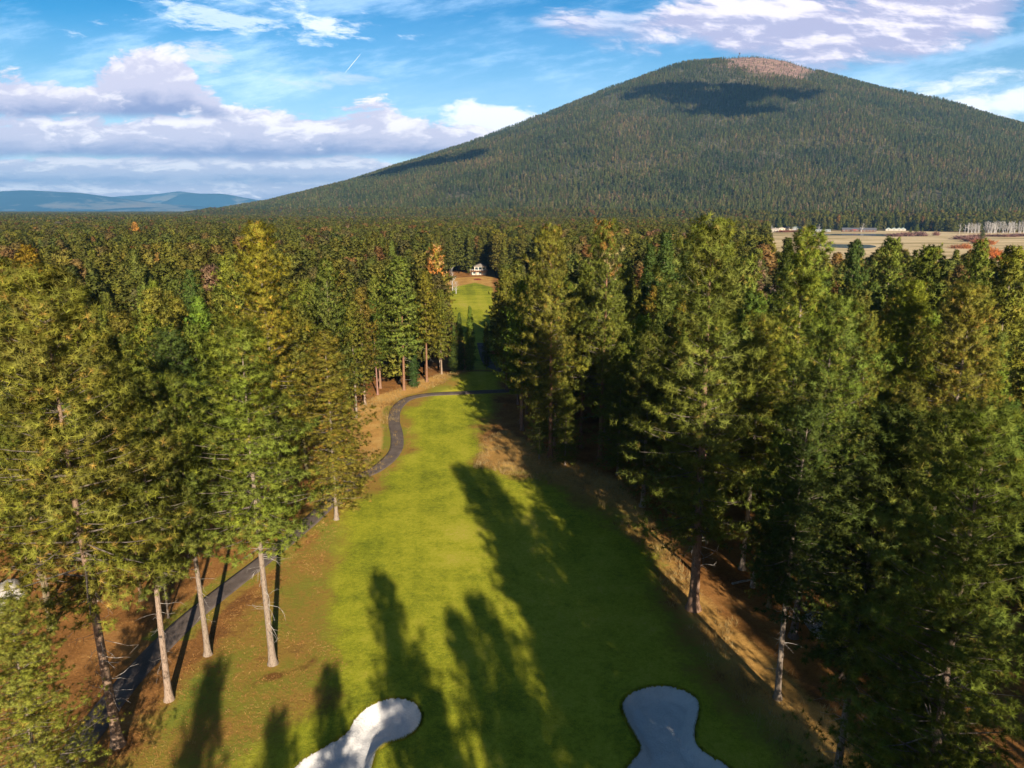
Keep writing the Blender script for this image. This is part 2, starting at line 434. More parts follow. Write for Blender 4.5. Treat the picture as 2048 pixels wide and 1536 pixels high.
bz = np.zeros(len(P2)); bz[sel] = bunker_z(P2[sel])
dl = np.full(len(P2), -9.0); dl[sel] = np.maximum(sdf(P2[sel], BUNK_L), sdf(P2[sel], BUNK_R))
gz = gz + bz - np.where(dl > 0.05, .16, 0)
gz -= np.clip((np.hypot(P2[:, 0], P2[:, 1]) - 1300) / 400, 0, 1) * 1.0
nx, ny = len(xs), len(ys)
ii = (np.arange(ny - 1)[:, None] * nx + np.arange(nx - 1)[None, :]).ravel()
quads = np.stack([ii, ii + 1, ii + nx + 1, ii + nx], 1)
gm = mesh_np('ground', np.c_[P2, gz], [quads], [M_ground], smooth=True)
def soft(d, w): return np.clip(d / w * .5 + .5, 0, 1)
def zonecol(P):
    z1 = np.zeros((len(P), 4), np.float32); z2 = np.zeros((len(P), 4), np.float32); z1[:, 3] = z2[:, 3] = 1
    n = (np.hypot(P[:, 0], P[:, 1]) < 600) & (P[:, 1] > 20)
    Q = P[n]
    z1[n, 0] = np.maximum(soft(sdf(Q, TURF) + fbm(Q, 7, 3, 51) * 6, 6.0), soft(sdf(Q, TURF2), 4))
    z1[n, 1] = soft(sdf(Q, BARE) + fbm(Q, 1.4, 3, 50) * 3, 2.0) * .62
    z2[n, 0] = np.maximum(soft(sdf(Q, ROUGH), 5.0), soft(2.4 - pdist(Q, PATH), 1.0) * (Q[:, 1] > 60))
    z2[n, 1] = np.maximum.reduce([soft(sdf(Q, DRY1), 2.5), soft(sdf(Q, DRY2), 2.5), soft(sdf(Q, DRY3), 4)])
    m = (P[:, 1] > 150) & (P[:, 0] > 0) & (P[:, 1] < 2000) & (P[:, 0] < 2500)
    z1[m, 2] = soft(sdf(P[m], MEAD), 25)
    return z1, z2
z1, z2 = zonecol(P2)
for nm, zz in (('Zone', z1), ('Zone2', z2)):
    a = gm.color_attributes.new(nm, 'FLOAT_COLOR', 'POINT'); a.data.foreach_set('color', zz.ravel())
tag(link('ground', gm), 'grass, needle litter and forest floor', None, None, 'structure')

def ribbon(name, line, w, mat, lift=.03, kind='structure'):
    line = np.asarray(line); t = np.gradient(line, axis=0); t /= np.linalg.norm(t, axis=1)[:, None]
    nrm = np.stack([-t[:, 1], t[:, 0]], 1); K = 7; V = []
    ww = w * (1 + fbm(line, 6, 2, 31) * .16)
    for j in range(K): 
        q = line + nrm * (ww * (j / (K - 1) - .5))[:, None]
        V.append(np.c_[q, ground_h(q) + lift + .03 * (1 - (2 * j / (K - 1) - 1) ** 2)])
    # side skirts
    V = np.array([np.c_[V[0][:, :2], V[0][:, 2] - .15]] + V + [np.c_[V[-1][:, :2], V[-1][:, 2] - .15]])
    KK, n = V.shape[:2]; V = V.reshape(-1, 3)
    f = np.array([[j * n + i, j * n + i + 1, (j + 1) * n + i + 1, (j + 1) * n + i] for j in range(KK - 1) for i in range(n - 1)])[:, ::-1]
    return tag(link(name, mesh_np(name, V, [f], [mat], smooth=True)), None, None, None, kind)
def dens(line, st=1.0):
    d = np.r_[0, np.cumsum(np.linalg.norm(np.diff(line, axis=0), axis=1))]; s = np.arange(0, d[-1], st)
    return np.c_[np.interp(s, d, line[:, 0]), np.interp(s, d, line[:, 1])]
ribbon('cart_path', dens(PATH), 2.3, M_path)['label'] = 'winding dark asphalt cart path beside the fairway'
ribbon('cart_path', dens(PATH2), 2.6, M_path)['label'] = 'shaded far bend of the asphalt cart path'

def bunker(B, label):
    cx, cy = B.mean(0); step = .16
    x0, y0 = B.min(0); x1, y1 = B.max(0)
    root = link('sand_bunker', None, None, (0, 0, 0)); root.location = (cx, cy, 0)
    tag(root, label, 'sand bunker', 'sand bunkers by the green')
    # sand: concentric rings shrinking towards inner skeleton are fragile, so use a grid clipped to the outline by snapping
    gx = np.arange(x0 - step, x1 + step, step); gy = np.arange(y0 - step, y1 + step, step)
    A, Bb = np.meshgrid(gx, gy); P = np.stack([A.ravel(), Bb.ravel()], 1); d = sdf(P, B)
    # snap vertices near the outline on to it
    near = np.abs(d) < step * .75
    if near.any():
        Q = P[near]; best = np.full(len(Q), 1e9); bp = Q.copy(); D2 = dens(np.vstack([B, B[:1]]), .03)
        for i in range(len(Q)):
            dd = ((D2 - Q[i]) ** 2).sum(1); k = dd.argmin(); bp[i] = D2[k]
        P[near] = bp; d[near] = 0.0
    n = len(gx); q = (np.arange(len(gy) - 1)[:, None] * n + np.arange(n - 1)[None]).ravel()
    Fq = np.stack([q, q + 1, q + n + 1, q + n], 1); keep = (d[Fq] > -1e-6).all(1)
    Fq = Fq[keep]; used = np.unique(Fq); mp = -np.ones(len(P), int); mp[used] = np.arange(len(used))
    P = P[used]; z = ground_h(P) + bunker_z(P) + .015
    z = z + fbm(P, .7, 3, 77) * .20 * np.clip(sdf(P, B), 0, 1)
    V = np.c_[P[:, 0] - cx, P[:, 1] - cy, z]
    link('sand', mesh_np('sand', V, [mp[Fq]], [M_sand], smooth=True), root)
    # ragged grass lip
    L = dens(np.vstack([B, B[:1]]), .02); m = len(L); r = np.random.default_rng(3)
    t = np.gradient(L, axis=0); t /= np.linalg.norm(t, axis=1)[:, None] + 1e-9; nr = np.stack([-t[:, 1], t[:, 0]], 1)
    if sdf(L[:1] + nr[:1] * .05, B)[0] > 0: nr = -nr
    K = 4; base = np.repeat(L, K, 0) + np.repeat(nr, K, 0) * (r.random(m * K) * .35 - .03)[:, None]
    inw = -np.repeat(nr, K, 0); h = r.uniform(.05, .16, m * K)
    tip = base + inw * (r.random(m * K) * .16)[:, None] + r.normal(0, .04, (m * K, 2))
    side = np.repeat(t, K, 0) * .018
    zb = ground_h(base) + .08
    Vb = np.stack([np.c_[base - side, zb - .08], np.c_[base + side, zb - .08], np.c_[tip, zb + h]], 1).reshape(-1, 3)
    Vb[:, 0] -= cx; Vb[:, 1] -= cy
    link('grass_lip', mesh_np('grass_lip', Vb, [np.arange(len(Vb)).reshape(-1, 3)], [M_turfblade]), root)
bunker(BUNK_L, 'curved white sand bunker, partly sunlit, the left one at the bottom edge')
bunker(BUNK_R, 'sand bunker wholly in blue shade, right of the fairway shadows')

# ------------------------------------------------------------------ mountain and hills
def grid_mesh(name, x0, x1, y0, y1, st, hf, mat):
    gx = np.arange(x0, x1, st); gy = np.arange(y0, y1, st); A, B = np.meshgrid(gx, gy); P = np.stack([A.ravel(), B.ravel()], 1)
    n = len(gx); q = (np.arange(len(gy) - 1)[:, None] * n + np.arange(n - 1)[None]).ravel()
    return mesh_np(name, np.c_[P, hf(P)], [np.stack([q, q + 1, q + n + 1, q + n], 1)], [mat], smooth=True)
tag(link('mountain', grid_mesh('mountain', PK[0] - 3900, PK[0] + 3900, PK[1] - 3900, PK[1] + 3900, 30, lambda P: mtn_h(P) - 1.5, M_mtn_ground)), None, None, None, 'structure')
def ridge(name, pts, Y, depth, seed, amp):
    # pts: photo points of the crest, seen Y metres away
    c = np.array([(uw(*p)[0] * Y, CAMZ + uw(*p)[1] * Y) for p in pts])
    def hf(P):
        h = np.interp(P[:, 0], c[:, 0], c[:, 1], left=0, right=0)
        k = np.clip(1 - np.abs(P[:, 1] - Y) / depth, 0, 1); k = k * k * (3 - 2 * k)
        return h * k + fbm(P, 1800, 4, seed) * amp * k - 6
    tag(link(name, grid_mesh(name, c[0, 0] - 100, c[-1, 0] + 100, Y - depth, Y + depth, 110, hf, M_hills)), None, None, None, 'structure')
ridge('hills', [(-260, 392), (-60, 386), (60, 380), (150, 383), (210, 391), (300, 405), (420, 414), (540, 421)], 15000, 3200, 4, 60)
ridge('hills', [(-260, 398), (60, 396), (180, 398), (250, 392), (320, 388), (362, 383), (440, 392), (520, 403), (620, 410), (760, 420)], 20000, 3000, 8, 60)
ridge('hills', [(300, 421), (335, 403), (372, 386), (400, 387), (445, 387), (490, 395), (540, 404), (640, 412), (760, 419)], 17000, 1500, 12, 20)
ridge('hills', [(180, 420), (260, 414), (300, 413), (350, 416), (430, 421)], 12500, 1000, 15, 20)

# ------------------------------------------------------------------ tree generators
def rvec(r, n):
    v = r.normal(size=(n, 3)); return v / np.linalg.norm(v, axis=1)[:, None]
def spikes(Cn, D, K, L, W, r, spread=1.0, off=.0):
    """K thin triangles from each tuft centre"""
    n = len(Cn); c = np.repeat(Cn, K, 0); d = np.repeat(D, K, 0)
    d = d * (1.0 - spread * .55) + rvec(r, n * K) * spread; d /= np.linalg.norm(d, axis=1)[:, None] + 1e-9
    s = np.cross(d, rvec(r, n * K)); s /= np.linalg.norm(s, axis=1)[:, None] + 1e-9
    l = (L * r.uniform(.65, 1.2, n * K))[:, None]; w = (W * r.uniform(.7, 1.25, n * K))[:, None]
    b = c + d * off * l
    V = np.stack([b - s * w, b + s * w, b + d * l], 1).reshape(-1, 3)
    return V
def pine_geo(seed, H=30.0, start=.32, R=4.3, step=.55, K=20, L=.36, W=.03, tf=4.0, limbs=True, orange=.08, top_orange=0.0, gaps=.18, conic=.85, droop=0.0, nb=(5, 8), clump=1.5):
    r = np.random.default_rng(seed)
    ph = r.uniform(0, 6.28, 3); bend = r.uniform(-.35, .35, 2)
    def axis(z):
        t = z / H
        return np.array([bend[0] * math.sin(t * 3 + ph[0]), bend[1] * math.sin(t * 2.6 + ph[1])]) * H / 30
    cen, dr, co, lim, clo = [], [], [], [], []
    z = H * start; az = r.uniform(0, 6.28)
    side = r.uniform(0, 6.28)
    base = np.array([.180, .188, .031])
    while z < H - .25:
        t = (z - H * start) / (H * (1 - start))
        prof = min(1, .55 + 2.2 * t) * (1 - t) ** (conic * .82) * R * 1.12 + .30
        prof *= 1 + .22 * math.sin(z * 1.15 + ph[2]) * (1 - t)
        k = r.integers(*nb)
        nbr = k
        for j in range(k):
            az += 2.4 + r.normal(0, .35)
            if r.random() < gaps and t < .9: continue
            Ln = prof * r.uniform(.62, 1.15) * (1 + .14 * math.cos(az - side))
            el = -.16 + .85 * t + r.normal(0, .12) - droop
            d = np.array([math.cos(az) * math.cos(el), math.sin(az) * math.cos(el), math.sin(el)])
            lat = np.array([-math.sin(az), math.cos(az), 0])
            o = np.array([*axis(z), z]); n = max(3, int(tf * 1.25 * Ln * r.uniform(.8, 1.25) + 2))
            m_ = max(2, int(Ln * clump + .5)); cs_ = (np.arange(m_) + r.uniform(.3, 1.0, m_)) / m_; cs_[-1] = 1.0
            cl_ = r.normal(0, 1, m_) * .22 * Ln * (1.15 - cs_ * .6); wch = r.integers(0, m_, n)
            s = np.clip(cs_[wch] + r.normal(0, .24, n) / Ln, .02, 1.12); s[0] = 1.0
            up = (.10 * Ln) * s ** 2.2
            lt = cl_[wch] + r.normal(0, .24, n)
            p = o + d * (Ln * s)[:, None] + lat * lt[:, None]; p[:, 2] += up + r.normal(0, .17, n)
            cc0 = o + d * (Ln * cs_[wch])[:, None] + lat * cl_[wch][:, None]; cc0[:, 2] += up - .18; oc_ = p - cc0; oc_ /= np.linalg.norm(oc_, axis=1)[:, None] + .12; clo.append(oc_)
            dd = d[None] * .8 + lat[None] * (lt / (np.abs(lt).max() + .1))[:, None] * .5 + np.array([0, 0, .45])
            tint = base * r.uniform(.78, 1.2) * np.array([r.uniform(.93, 1.08), 1, r.uniform(.8, 1.3)])
            cc = np.tile(tint, (n, 1)) * r.uniform(.82, 1.2, (n, 1))
            m = r.random(n) < orange * .5 * (1.6 - s); cc[m] = np.array([.30, .22, .05]) * r.uniform(.7, 1.15, (m.sum(), 1))
            if top_orange and (t > .66) and r.random() < top_orange: cc[:] = (.46, .25, .06) if r.random() < .5 else (.52, .38, .16)
            cen.append(p); dr.append(dd); co.append(cc)
            if limbs: lim.append((o, d, Ln, (H * .0018 + .008 * Ln) * (1 - t * .6)))
        z += step * r.uniform(.7, 1.3) * (1 - .35 * t)
    # leader tuft
    clo.append(np.array([[0, 0, 1.]])); cen.append(np.array([[*axis(H), H - .1]])); dr.append(np.array([[0, 0, 1.0]])); co.append(base[None])
    cen = np.concatenate(cen); dr = np.concatenate(dr); co = np.concatenate(co)
    dr /= np.linalg.norm(dr, axis=1)[:, None]
    V = spikes(cen, dr, K, L, W, r)
    ax_ = np.array([axis(q) for q in cen[:, 2]]); out = np.c_[cen[:, :2] - ax_, np.zeros(len(cen))]; out /= np.linalg.norm(out, axis=1)[:, None] + .3
    NN = np.repeat(out * .45 + np.concatenate(clo) * .8 + np.array([0, 0, .15]), K, 0) + (V.reshape(-1, 3, 3)[:, 2] - np.repeat(cen, K, 0)) / L * .55 + rvec(r, len(cen) * K) * .22
    NN /= np.linalg.norm(NN, axis=1)[:, None]
    T3 = V.reshape(-1, 3, 3); gn = np.cross(T3[:, 1] - T3[:, 0], T3[:, 2] - T3[:, 0]); fl = (gn * NN).sum(1) < 0
    T3[fl] = T3[fl][:, [1, 0, 2]]; V = (T3.reshape(-1, 3), np.repeat(NN, 3, 0))
    colr = np.repeat(co, K * 3, 0).reshape(-1, K, 3, 3) * r.uniform(.85, 1.18, (len(cen), K, 1, 1))
    colr = colr.reshape(-1, 3)
    # trunk
    tb = MB(); zz = np.array([-.4, .0, .5, 1.5, 4, 8, 12, 16, 20, 24, 27, 30]) / 30 * H
    rr = np.interp(zz / H, [0, .012, .03, .1, .5, .8, 1.0], [.60, .45, .36, .31, .20, .10, .02]) * H / 30
    tb.tube([(*axis(q), q) for q in zz], rr, 10, False)
    return V, colr, tb, lim, axis
def dead_mb(seed, H, z0, z1, n, Lm, axis, rt=.022):
    r = np.random.default_rng(seed); b = MB()
    for i in range(n):
        z = r.uniform(z0, z1); az = r.uniform(0, 6.28); L = Lm * r.uniform(.4, 1.1); el = r.uniform(-.5, .25)
        p = np.array([*axis(z), z]); d = np.array([math.cos(az) * math.cos(el), math.sin(az) * math.cos(el), math.sin(el)])
        pts = [p]; 
        for k in range(4):
            d = d + r.normal(0, .22, 3) + np.array([0, 0, -.08]); d /= np.linalg.norm(d); pts.append(pts[-1] + d * L / 4)
            if k > 0 and r.random() < .7:
                e = d + r.normal(0, .6, 3); e /= np.linalg.norm(e); q = pts[-1]
                b.tube([q, q + e * L * .28], [rt * .5, rt * .15], 3, False)
        b.tube(pts, [rt, rt * .8, rt * .6, rt * .4, rt * .15], 3, False)
    return b
def limb_mb(lim, every=1):
    b = MB()
    for (o, d, Ln, rr) in lim[::every]:
        p1 = o + d * Ln * .5; p1 = p1 + np.array([0, 0, .02 * Ln]); p2 = o + d * Ln * .8 + np.array([0, 0, .075 * Ln])
        b.tube([o, p1, p2], [rr * .7, rr * .4, rr * .08], 4, False)
    return b
def setn(me, N):
    me.normals_split_custom_set_from_vertices(N.astype(np.float32))
class TreeKind:
    pass
def make_kind(seed, hi, fir=False, dead=True, **kw):
    k = TreeKind()
    V, colr, tb, lim, axis = pine_geo(seed, **kw)
    V, k.N = V
    k.crown = mesh_np('crown', V, [np.arange(len(V)).reshape(-1, 3)], [M_needle], col=colr, smooth=True); setn(k.crown, k.N)
    k.trunk = tb.mesh('trunk', M_bark, True)
    st = kw.get('start', .32) * 30; lm = limb_mb(lim, 1 if hi else 2)
    if dead and st > 6:
        dm = dead_mb(seed + 5, 30, max(2.0, st - 8), st + 1.5, 26 if hi else 14, 2.0, axis)
        n0 = len(lm.f)
        for V_, in [(q,) for q in dm.v]: pass
        lm.f += [[i + lm.n for i in f] for f in dm.f]; lm.v += dm.v; lm.n += dm.n
        k.limbs = lm.mesh('branches', [M_limb, M_deadwood]); k.limbs.polygons.foreach_set('material_index', [0] * n0 + [1] * (len(lm.f) - n0))
    else: k.limbs = lm.mesh('branches', M_limb)
    k.dead = None
    k.polys = len(V) // 3
    return k
def bushy_kind(*a, **k): return make_kind(*a, **k)

NK = dict(K=26, L=.34, W=.017)
HI = dict(
    tall=[make_kind(11, True, start=.38, R=5.0, tf=7.0, conic=.62, **NK), make_kind(12, True, start=.41, R=4.6, tf=7.2, gaps=.14, conic=.6, **NK),
          make_kind(13, True, start=.36, R=5.2, tf=6.6, orange=.16, conic=.62, **NK)],
    old=[make_kind(21, True, start=.24, R=5.4, K=24, L=.40, W=.02, tf=6.2, conic=.66, gaps=.22, step=.7), make_kind(22, True, start=.2, R=5.2, K=24, L=.40, W=.02, tf=6.2, conic=.62, gaps=.24, step=.7, top_orange=.4),
         make_kind(23, True, start=.22, R=5.2, K=24, L=.40, W=.02, tf=6.4, conic=.68, gaps=.2, step=.66, orange=.2)],
    young=[make_kind(31, True, start=.08, R=4.8, tf=6.0, gaps=.08, conic=.75, dead=False, **NK), make_kind(32, True, start=.1, R=4.5, tf=6.0, gaps=.1, conic=.7, dead=False, orange=.14, **NK)])
HI['near'] = [make_kind(35, True, start=.1, R=4.6, tf=8.0, gaps=.08, conic=.7, K=40, L=.25, W=.008, dead=False)]
print('hi polys', [k.polys for v in HI.values() for k in v])
MID = dict(
    tall=[make_kind(41 + i, False, start=s, R=4.7, K=13, L=.50, W=.06, tf=3.6, step=.62, gaps=.16, conic=c, orange=o * .6) for i, (s, o, c) in enumerate([(.28, .06, .7), (.34, .12, .6), (.24, .08, .55), (.38, .05, .8)])],
    old=[make_kind(51 + i, False, start=.2, R=5.2, K=13, L=.54, W=.065, tf=3.6, step=.8, conic=.66, gaps=.24, orange=.12, top_orange=q) for i, q in enumerate((0, .5, 0))],
    young=[make_kind(61 + i, False, start=.08, R=4.6, K=13, L=.5, W=.06, tf=3.6, step=.65, conic=.8, gaps=.1, dead=False) for i in range(2)])
def fir_kind(seed, R=3.3, K=10):
    return make_kind(seed, False, start=.03, R=R, K=K, L=.42, W=.06, tf=4.6, step=.42, conic=1.0, gaps=.04, orange=0, droop=.35, nb=(5, 8), dead=False)
FIR = [fir_kind(71), fir_kind(72, 2.6)]
BARE_T = {}
def bare_kind(seed, H=12, n=26, rt=.09, white=True):
    r = np.random.default_rng(seed); b = MB(); tw = MB()
    pts = [np.array([0, 0, 0.])]; d = np.array([0, 0, 1.])
    for k in range(7): d = d + r.normal(0, .05, 3); d /= np.linalg.norm(d); pts.append(pts[-1] + d * H / 7)
    b.tube(pts, list(np.linspace(rt * 1.6, rt * .2, 8)), 6, False)
    for i in range(n):
        f = r.uniform(.15, .97); q = pts[int(f * 7)] * (1 - (f * 7) % 1) + pts[min(int(f * 7) + 1, 7)] * ((f * 7) % 1)
        az = r.uniform(0, 6.28); el = r.uniform(.6, 1.25); dd = np.array([math.cos(az) * math.cos(el), math.sin(az) * math.cos(el), math.sin(el)]); L = H * .28 * (1.1 - f * .6)
        p1 = q + dd * L * .5; p2 = p1 + (dd + [0, 0, .25]) * L * .5; tw.tube([q, p1, p2], [rt * .4, rt * .28, rt * .12], 3, False)
        for s in range(3):
            e = dd + r.normal(0, .45, 3); tw.tube([p1 + (p2 - p1) * s / 3, p1 + (p2 - p1) * s / 3 + e * L * .35], [rt * .2, rt * .08], 3, False)
    return b.mesh('trunk', M_white, True), tw.mesh('crown', M_white)

TREES = []         # (x, y) taken spots
def put_tree(kind, x, y, H, wid, label, cat, group, tint=(1, 1, 1), bark=(1, 1, 1), name='pine_tree', lean=(0, 0), rz=None, z=None):
    r = link(name, None); r.empty_display_size = .5
    gz_ = float(ground_h(np.array([[x, y]]))[0]) if z is None else z
    r.location = (x, y, gz_ - .05)
    s = H / 30.0; sw = s * wid
    r.scale = (sw, sw, s * .97)
    r.rotation_euler = (lean[0], lean[1], random.uniform(0, 6.28) if rz is None else rz)
    tag(r, label, cat, group)
    for nm, me in (('trunk', kind.trunk), ('crown', kind.crown), ('branches', kind.limbs), ('dead_branches', kind.dead)):
        if me is None: continue
        o = bpy.data.objects.new(nm, me); COL.objects.link(o); o.parent = r
        o.color = (*(bark if nm == 'trunk' else tint), 1)
        if nm == 'trunk': tk = 1.15 if 'thick' in label else .86; o.scale = (tk / wid, tk / wid, 1)
    TREES.append((x, y))
    return r
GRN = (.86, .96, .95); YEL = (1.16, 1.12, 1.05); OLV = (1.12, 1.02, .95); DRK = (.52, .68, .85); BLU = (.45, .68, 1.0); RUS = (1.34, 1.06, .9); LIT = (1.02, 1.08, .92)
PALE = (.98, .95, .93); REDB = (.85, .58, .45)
def by_base(bx, by, tx, ty):
    x, Y = g(bx, by); u, w = uw(tx, ty); return x, Y, CAMZ + w * Y
def P_(kind, k, txty, Y=None, base=None, wid=1.0, label='', tint=GRN, bark=(1, 1, 1), name='pine_tree', cat='pine tree', group=None):
    if base is not None: x, y, H = by_base(*base, *txty)
    else: x, y, H = top_at(*txty, Y)
    kd = kind[k]
    return put_tree(kd, x, y, H, wid, label, cat, group, tint, bark, name)
# --- left of the fairway
P_(HI['tall'], 0, (485, 635), base=(545, 1325), wid=1.2, tint=LIT, bark=PALE, label='tall pine with straight pale trunk standing alone on the lawn edge, nearest the fairway')
P_(HI['tall'], 1, (250, 735), base=(343, 1397), wid=.95, tint=GRN, bark=(1.15, 1.05, 1), label='green pine with long bare grey trunk, between the pale leaning pine and the yellowish giant')
P_(HI['tall'], 1, (345, 735), base=(412, 1310), wid=.88, tint=GRN, bark=PALE, label='slim pine with pale leaning trunk, base on the grass right of the cart path')
P_(HI['tall'], 2, (75, 515), base=(232, 1495), wid=1.1, tint=YEL, bark=(.95, .8, .7), label='large yellowish pine with shaded brown trunk and dead twigs, nearest the left corner')
P_(HI['near'], 0, (5, 1180), 36, wid=1.3, tint=YEL, label='low bushy yellow-green pine cut by the bottom left corner')
P_(HI['young'], 1, (655, 655), base=(672, 1040), wid=1.45, tint=(1.22, 1.08, .9), label='bushy rust-yellow pine hugging the fairway, right of the lone pale-trunked pine')
P_(HI['old'], 2, (515, 437), 98, wid=.98, tint=(1.38, 1.06, .85), label='giant old pine with orange-olive crown rising above the left forest to the horizon')
P_(HI['tall'], 0, (340, 650), 80, wid=1.1, tint=DRK, label='round-topped dark green pine behind the two slim leaning pines')
P_(HI['young'], 0, (245, 660), 86, wid=.9, tint=GRN, label='full green pine behind the green pine with the bare grey trunk')
P_(HI['tall'], 1, (326, 1040), base=(336, 1235), wid=.7, tint=GRN, bark=PALE, label='small pine with short pale trunk behind the slim leaning pines')
P_(MID['tall'], 1, (728, 575), base=(731, 810), wid=.95, tint=(1.15, .95, .9), bark=(1.1, 1, .95), label='brownish pine with grey trunk at the corner of the golden grass, left of the path')
P_(MID['tall'], 0, (786, 512), base=(808, 783), wid=1.1, tint=GRN, bark=REDB, label='tall dark olive pine with reddish twin-looking trunk behind the golden grass')
P_(FIR, 0, (825, 668), base=(828, 778), wid=1.0, tint=BLU, label='blue-green fir low at the fairway edge between two pine trunks', name='fir_tree', cat='fir tree')
P_(MID['tall'], 3, (852, 545), base=(855, 770), wid=1.0, tint=(1.25, .95, .85), bark=REDB, label='brownish pine with thin bare trunk on the orange bank left of the crest')
P_(MID['old'], 1, (872, 480), 185, wid=.8, tint=(1.3, 1.1, 1), label='pine with bright orange dying branches near its top, left of the white bare tree')
P_(MID['tall'], 2, (882, 585), base=(884, 756), wid=.85, tint=OLV, bark=(1.1, 1, .9), label='olive pine with slender trunk just left of the dark firs at the crest')
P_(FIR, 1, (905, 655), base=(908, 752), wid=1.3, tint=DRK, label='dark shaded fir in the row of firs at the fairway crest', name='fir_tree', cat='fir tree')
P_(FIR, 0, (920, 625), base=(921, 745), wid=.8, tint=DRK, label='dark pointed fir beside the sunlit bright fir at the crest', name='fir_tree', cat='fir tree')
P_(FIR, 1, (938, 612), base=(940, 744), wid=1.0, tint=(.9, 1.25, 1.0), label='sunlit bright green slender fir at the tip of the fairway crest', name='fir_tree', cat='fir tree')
P_(MID['tall'], 2, (700, 600), 135, wid=1.0, tint=OLV, label='olive pine behind the rust-yellow bushy pine')
P_(MID['young'], 0, (625, 560), 118, wid=1.0, tint=GRN, label='full green pine between the orange-olive giant and the fairway row')
P_(FIR, 1, (785, 478), 230, wid=1.0, tint=(1.15, 1.25, 1.5), label='pale green fir with thin branches rising from the left forest', name='fir_tree', cat='fir tree')
P_(FIR, 0, (265, 492), 165, wid=.9, tint=(1.1, 1.2, 1.4), label='pale fir top above the middle of the left forest', name='fir_tree', cat='fir tree')
P_(MID['tall'], 3, (270, 442), 420, wid=.9, tint=(2.5, 1.35, 1.8), label='single pinkish orange dying pine far out in the left forest', name='dead_pine', cat='pine tree')
P_(MID['tall'], 0, (52, 488), 150, wid=1.0, tint=(1.7, 1.25, .7), label='orange-yellow pine near the left edge of the forest')
# --- right of the fairway
P_(HI['old'], 0, (1442, 430), base=(1380, 1222), wid=.98, tint=GRN, bark=(.9, .7, .6), label='tallest dark pine with thick reddish shaded trunk rooted at the right fairway edge')
P_(HI['tall'], 2, (1662, 590), base=(1592, 1275), wid=1.0, tint=GRN, bark=(.6, .6, .7), label='pine with dark bluish trunk standing beside the flagstone patch')
P_(HI['old'], 2, (1620, 443), 82, wid=.92, tint=LIT, label='tall sharp-tipped sunlit pine whose top stands against the pale meadow')
P_(HI['old'], 0, (1122, 446), base=(1098, 915), wid=.86, tint=OLV, bark=REDB, label='tall old pine with exposed orange-red trunk, nearest right of the fairway')
P_(HI['old'], 1, (1216, 428), 112, wid=.85, tint=GRN, bark=REDB, label='tall pine with orange and straw dead branches in its top')
P_(FIR, 0, (1330, 452), 125, wid=1.05, tint=DRK, label='dark pointed fir between the orange-topped pine and the tallest pine', name='fir_tree', cat='fir tree')
P_(FIR, 1, (1300, 480), 140, wid=1.0, tint=DRK, label='slender dark fir just left of the dark pointed fir', name='fir_tree', cat='fir tree')
P_(FIR, 0, (1575, 466), 135, wid=.9, tint=DRK, label='dark fir against the meadow, left of the sharp-tipped pine', name='fir_tree', cat='fir tree')
P_(HI['near'], 0, (2012, 775), 26, wid=1.05, tint=(.82, .95, .85), bark=(1.1, 1, .95), label='nearest pine at the right edge with long needles and visible grey stem')
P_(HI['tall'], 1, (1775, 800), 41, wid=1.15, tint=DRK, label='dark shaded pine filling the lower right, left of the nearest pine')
P_(HI['young'], 1, (1900, 800), 37, wid=.9, tint=GRN, label='green pine between the dark shaded pine and the nearest right-edge pine')
P_(HI['near'], 0, (1865, 1290), 29, wid=1.0, tint=(.75, .88, .82), label='low young pine with bright needle tufts in the lower right')
P_(HI['young'], 0, (1232, 680), base=(1235, 950), wid=1.15, tint=LIT, label='young bright green pine at the forest foot under the orange-topped pine')
P_(HI['young'], 1, (1300, 655), 92, wid=1.0, tint=GRN, label='bushy green pine left of the thick reddish trunk')
P_(HI['tall'], 0, (1525, 620), 74, wid=1.05, tint=LIT, label='sunlit green pine right of the tallest pine')
P_(HI['young'], 1, (1745, 610), 76, wid=.75, tint=LIT, label='narrow bright pine right of the sharp-tipped pine')
P_(HI['young'], 0, (1835, 548), 80, wid=1.1, tint=(1.12, 1.22, .8), label='broad bright yellow-green pine in the right forest')
P_(MID['old'], 0, (1870, 484), 125, wid=1.0, tint=LIT, label='round-crowned pine in front of the pale meadow')
P_(MID['tall'], 2, (1788, 472), 150, wid=.9, tint=GRN, label='pointed pine before the meadow, left of the round-crowned pine')
P_(MID['tall'], 0, (1716, 476), 150, wid=.75, tint=DRK, label='slim dark pine just right of the meadow pond')
P_(MID['young'], 1, (1963, 470), 118, wid=.8, tint=GRN, label='slim pine standing before the orange willows')
P_(MID['old'], 2, (2035, 488), 105, wid=.9, tint=OLV, label='olive pine at the right edge before the meadow')
P_(HI['tall'], 2, (1955, 560), 72, wid=1.0, tint=OLV, label='pine with a small red-brown dead top patch near the right edge')
P_(HI['young'], 1, (1420, 690), 78, wid=1.0, tint=GRN, label='green pine tucked directly behind the thick reddish trunk')
P_(MID['tall'], 2, (1003, 540), base=(1013, 785), wid=.95, tint=OLV, bark=(.7, .55, .5), label='dark-based pine at the narrow neck of the fairway, right side')
P_(MID['tall'], 0, (992, 590), 212, wid=.9, tint=GRN, label='green pine narrowing the far fairway strip from the right')
P_(MID['young'], 0, (972, 640), 180, wid=.7, tint=GRN, label='small pine leaning over the far path bend')
P_(MID['tall'], 1, (1058, 560), base=(1052, 830), wid=.85, tint=OLV, bark=(.8, .6, .5), label='pine behind the shadowed corner right of the path crossing')
P_(HI['young'], 0, (1140, 770), base=(1130, 930), wid=1.2, tint=LIT, label='small bright pine at the foot of the orange-red trunk')
P_(HI['tall'], 1, (1170, 560), 118, wid=.9, tint=GRN, bark=REDB, label='green pine between the orange-red trunk and the orange-topped pine')
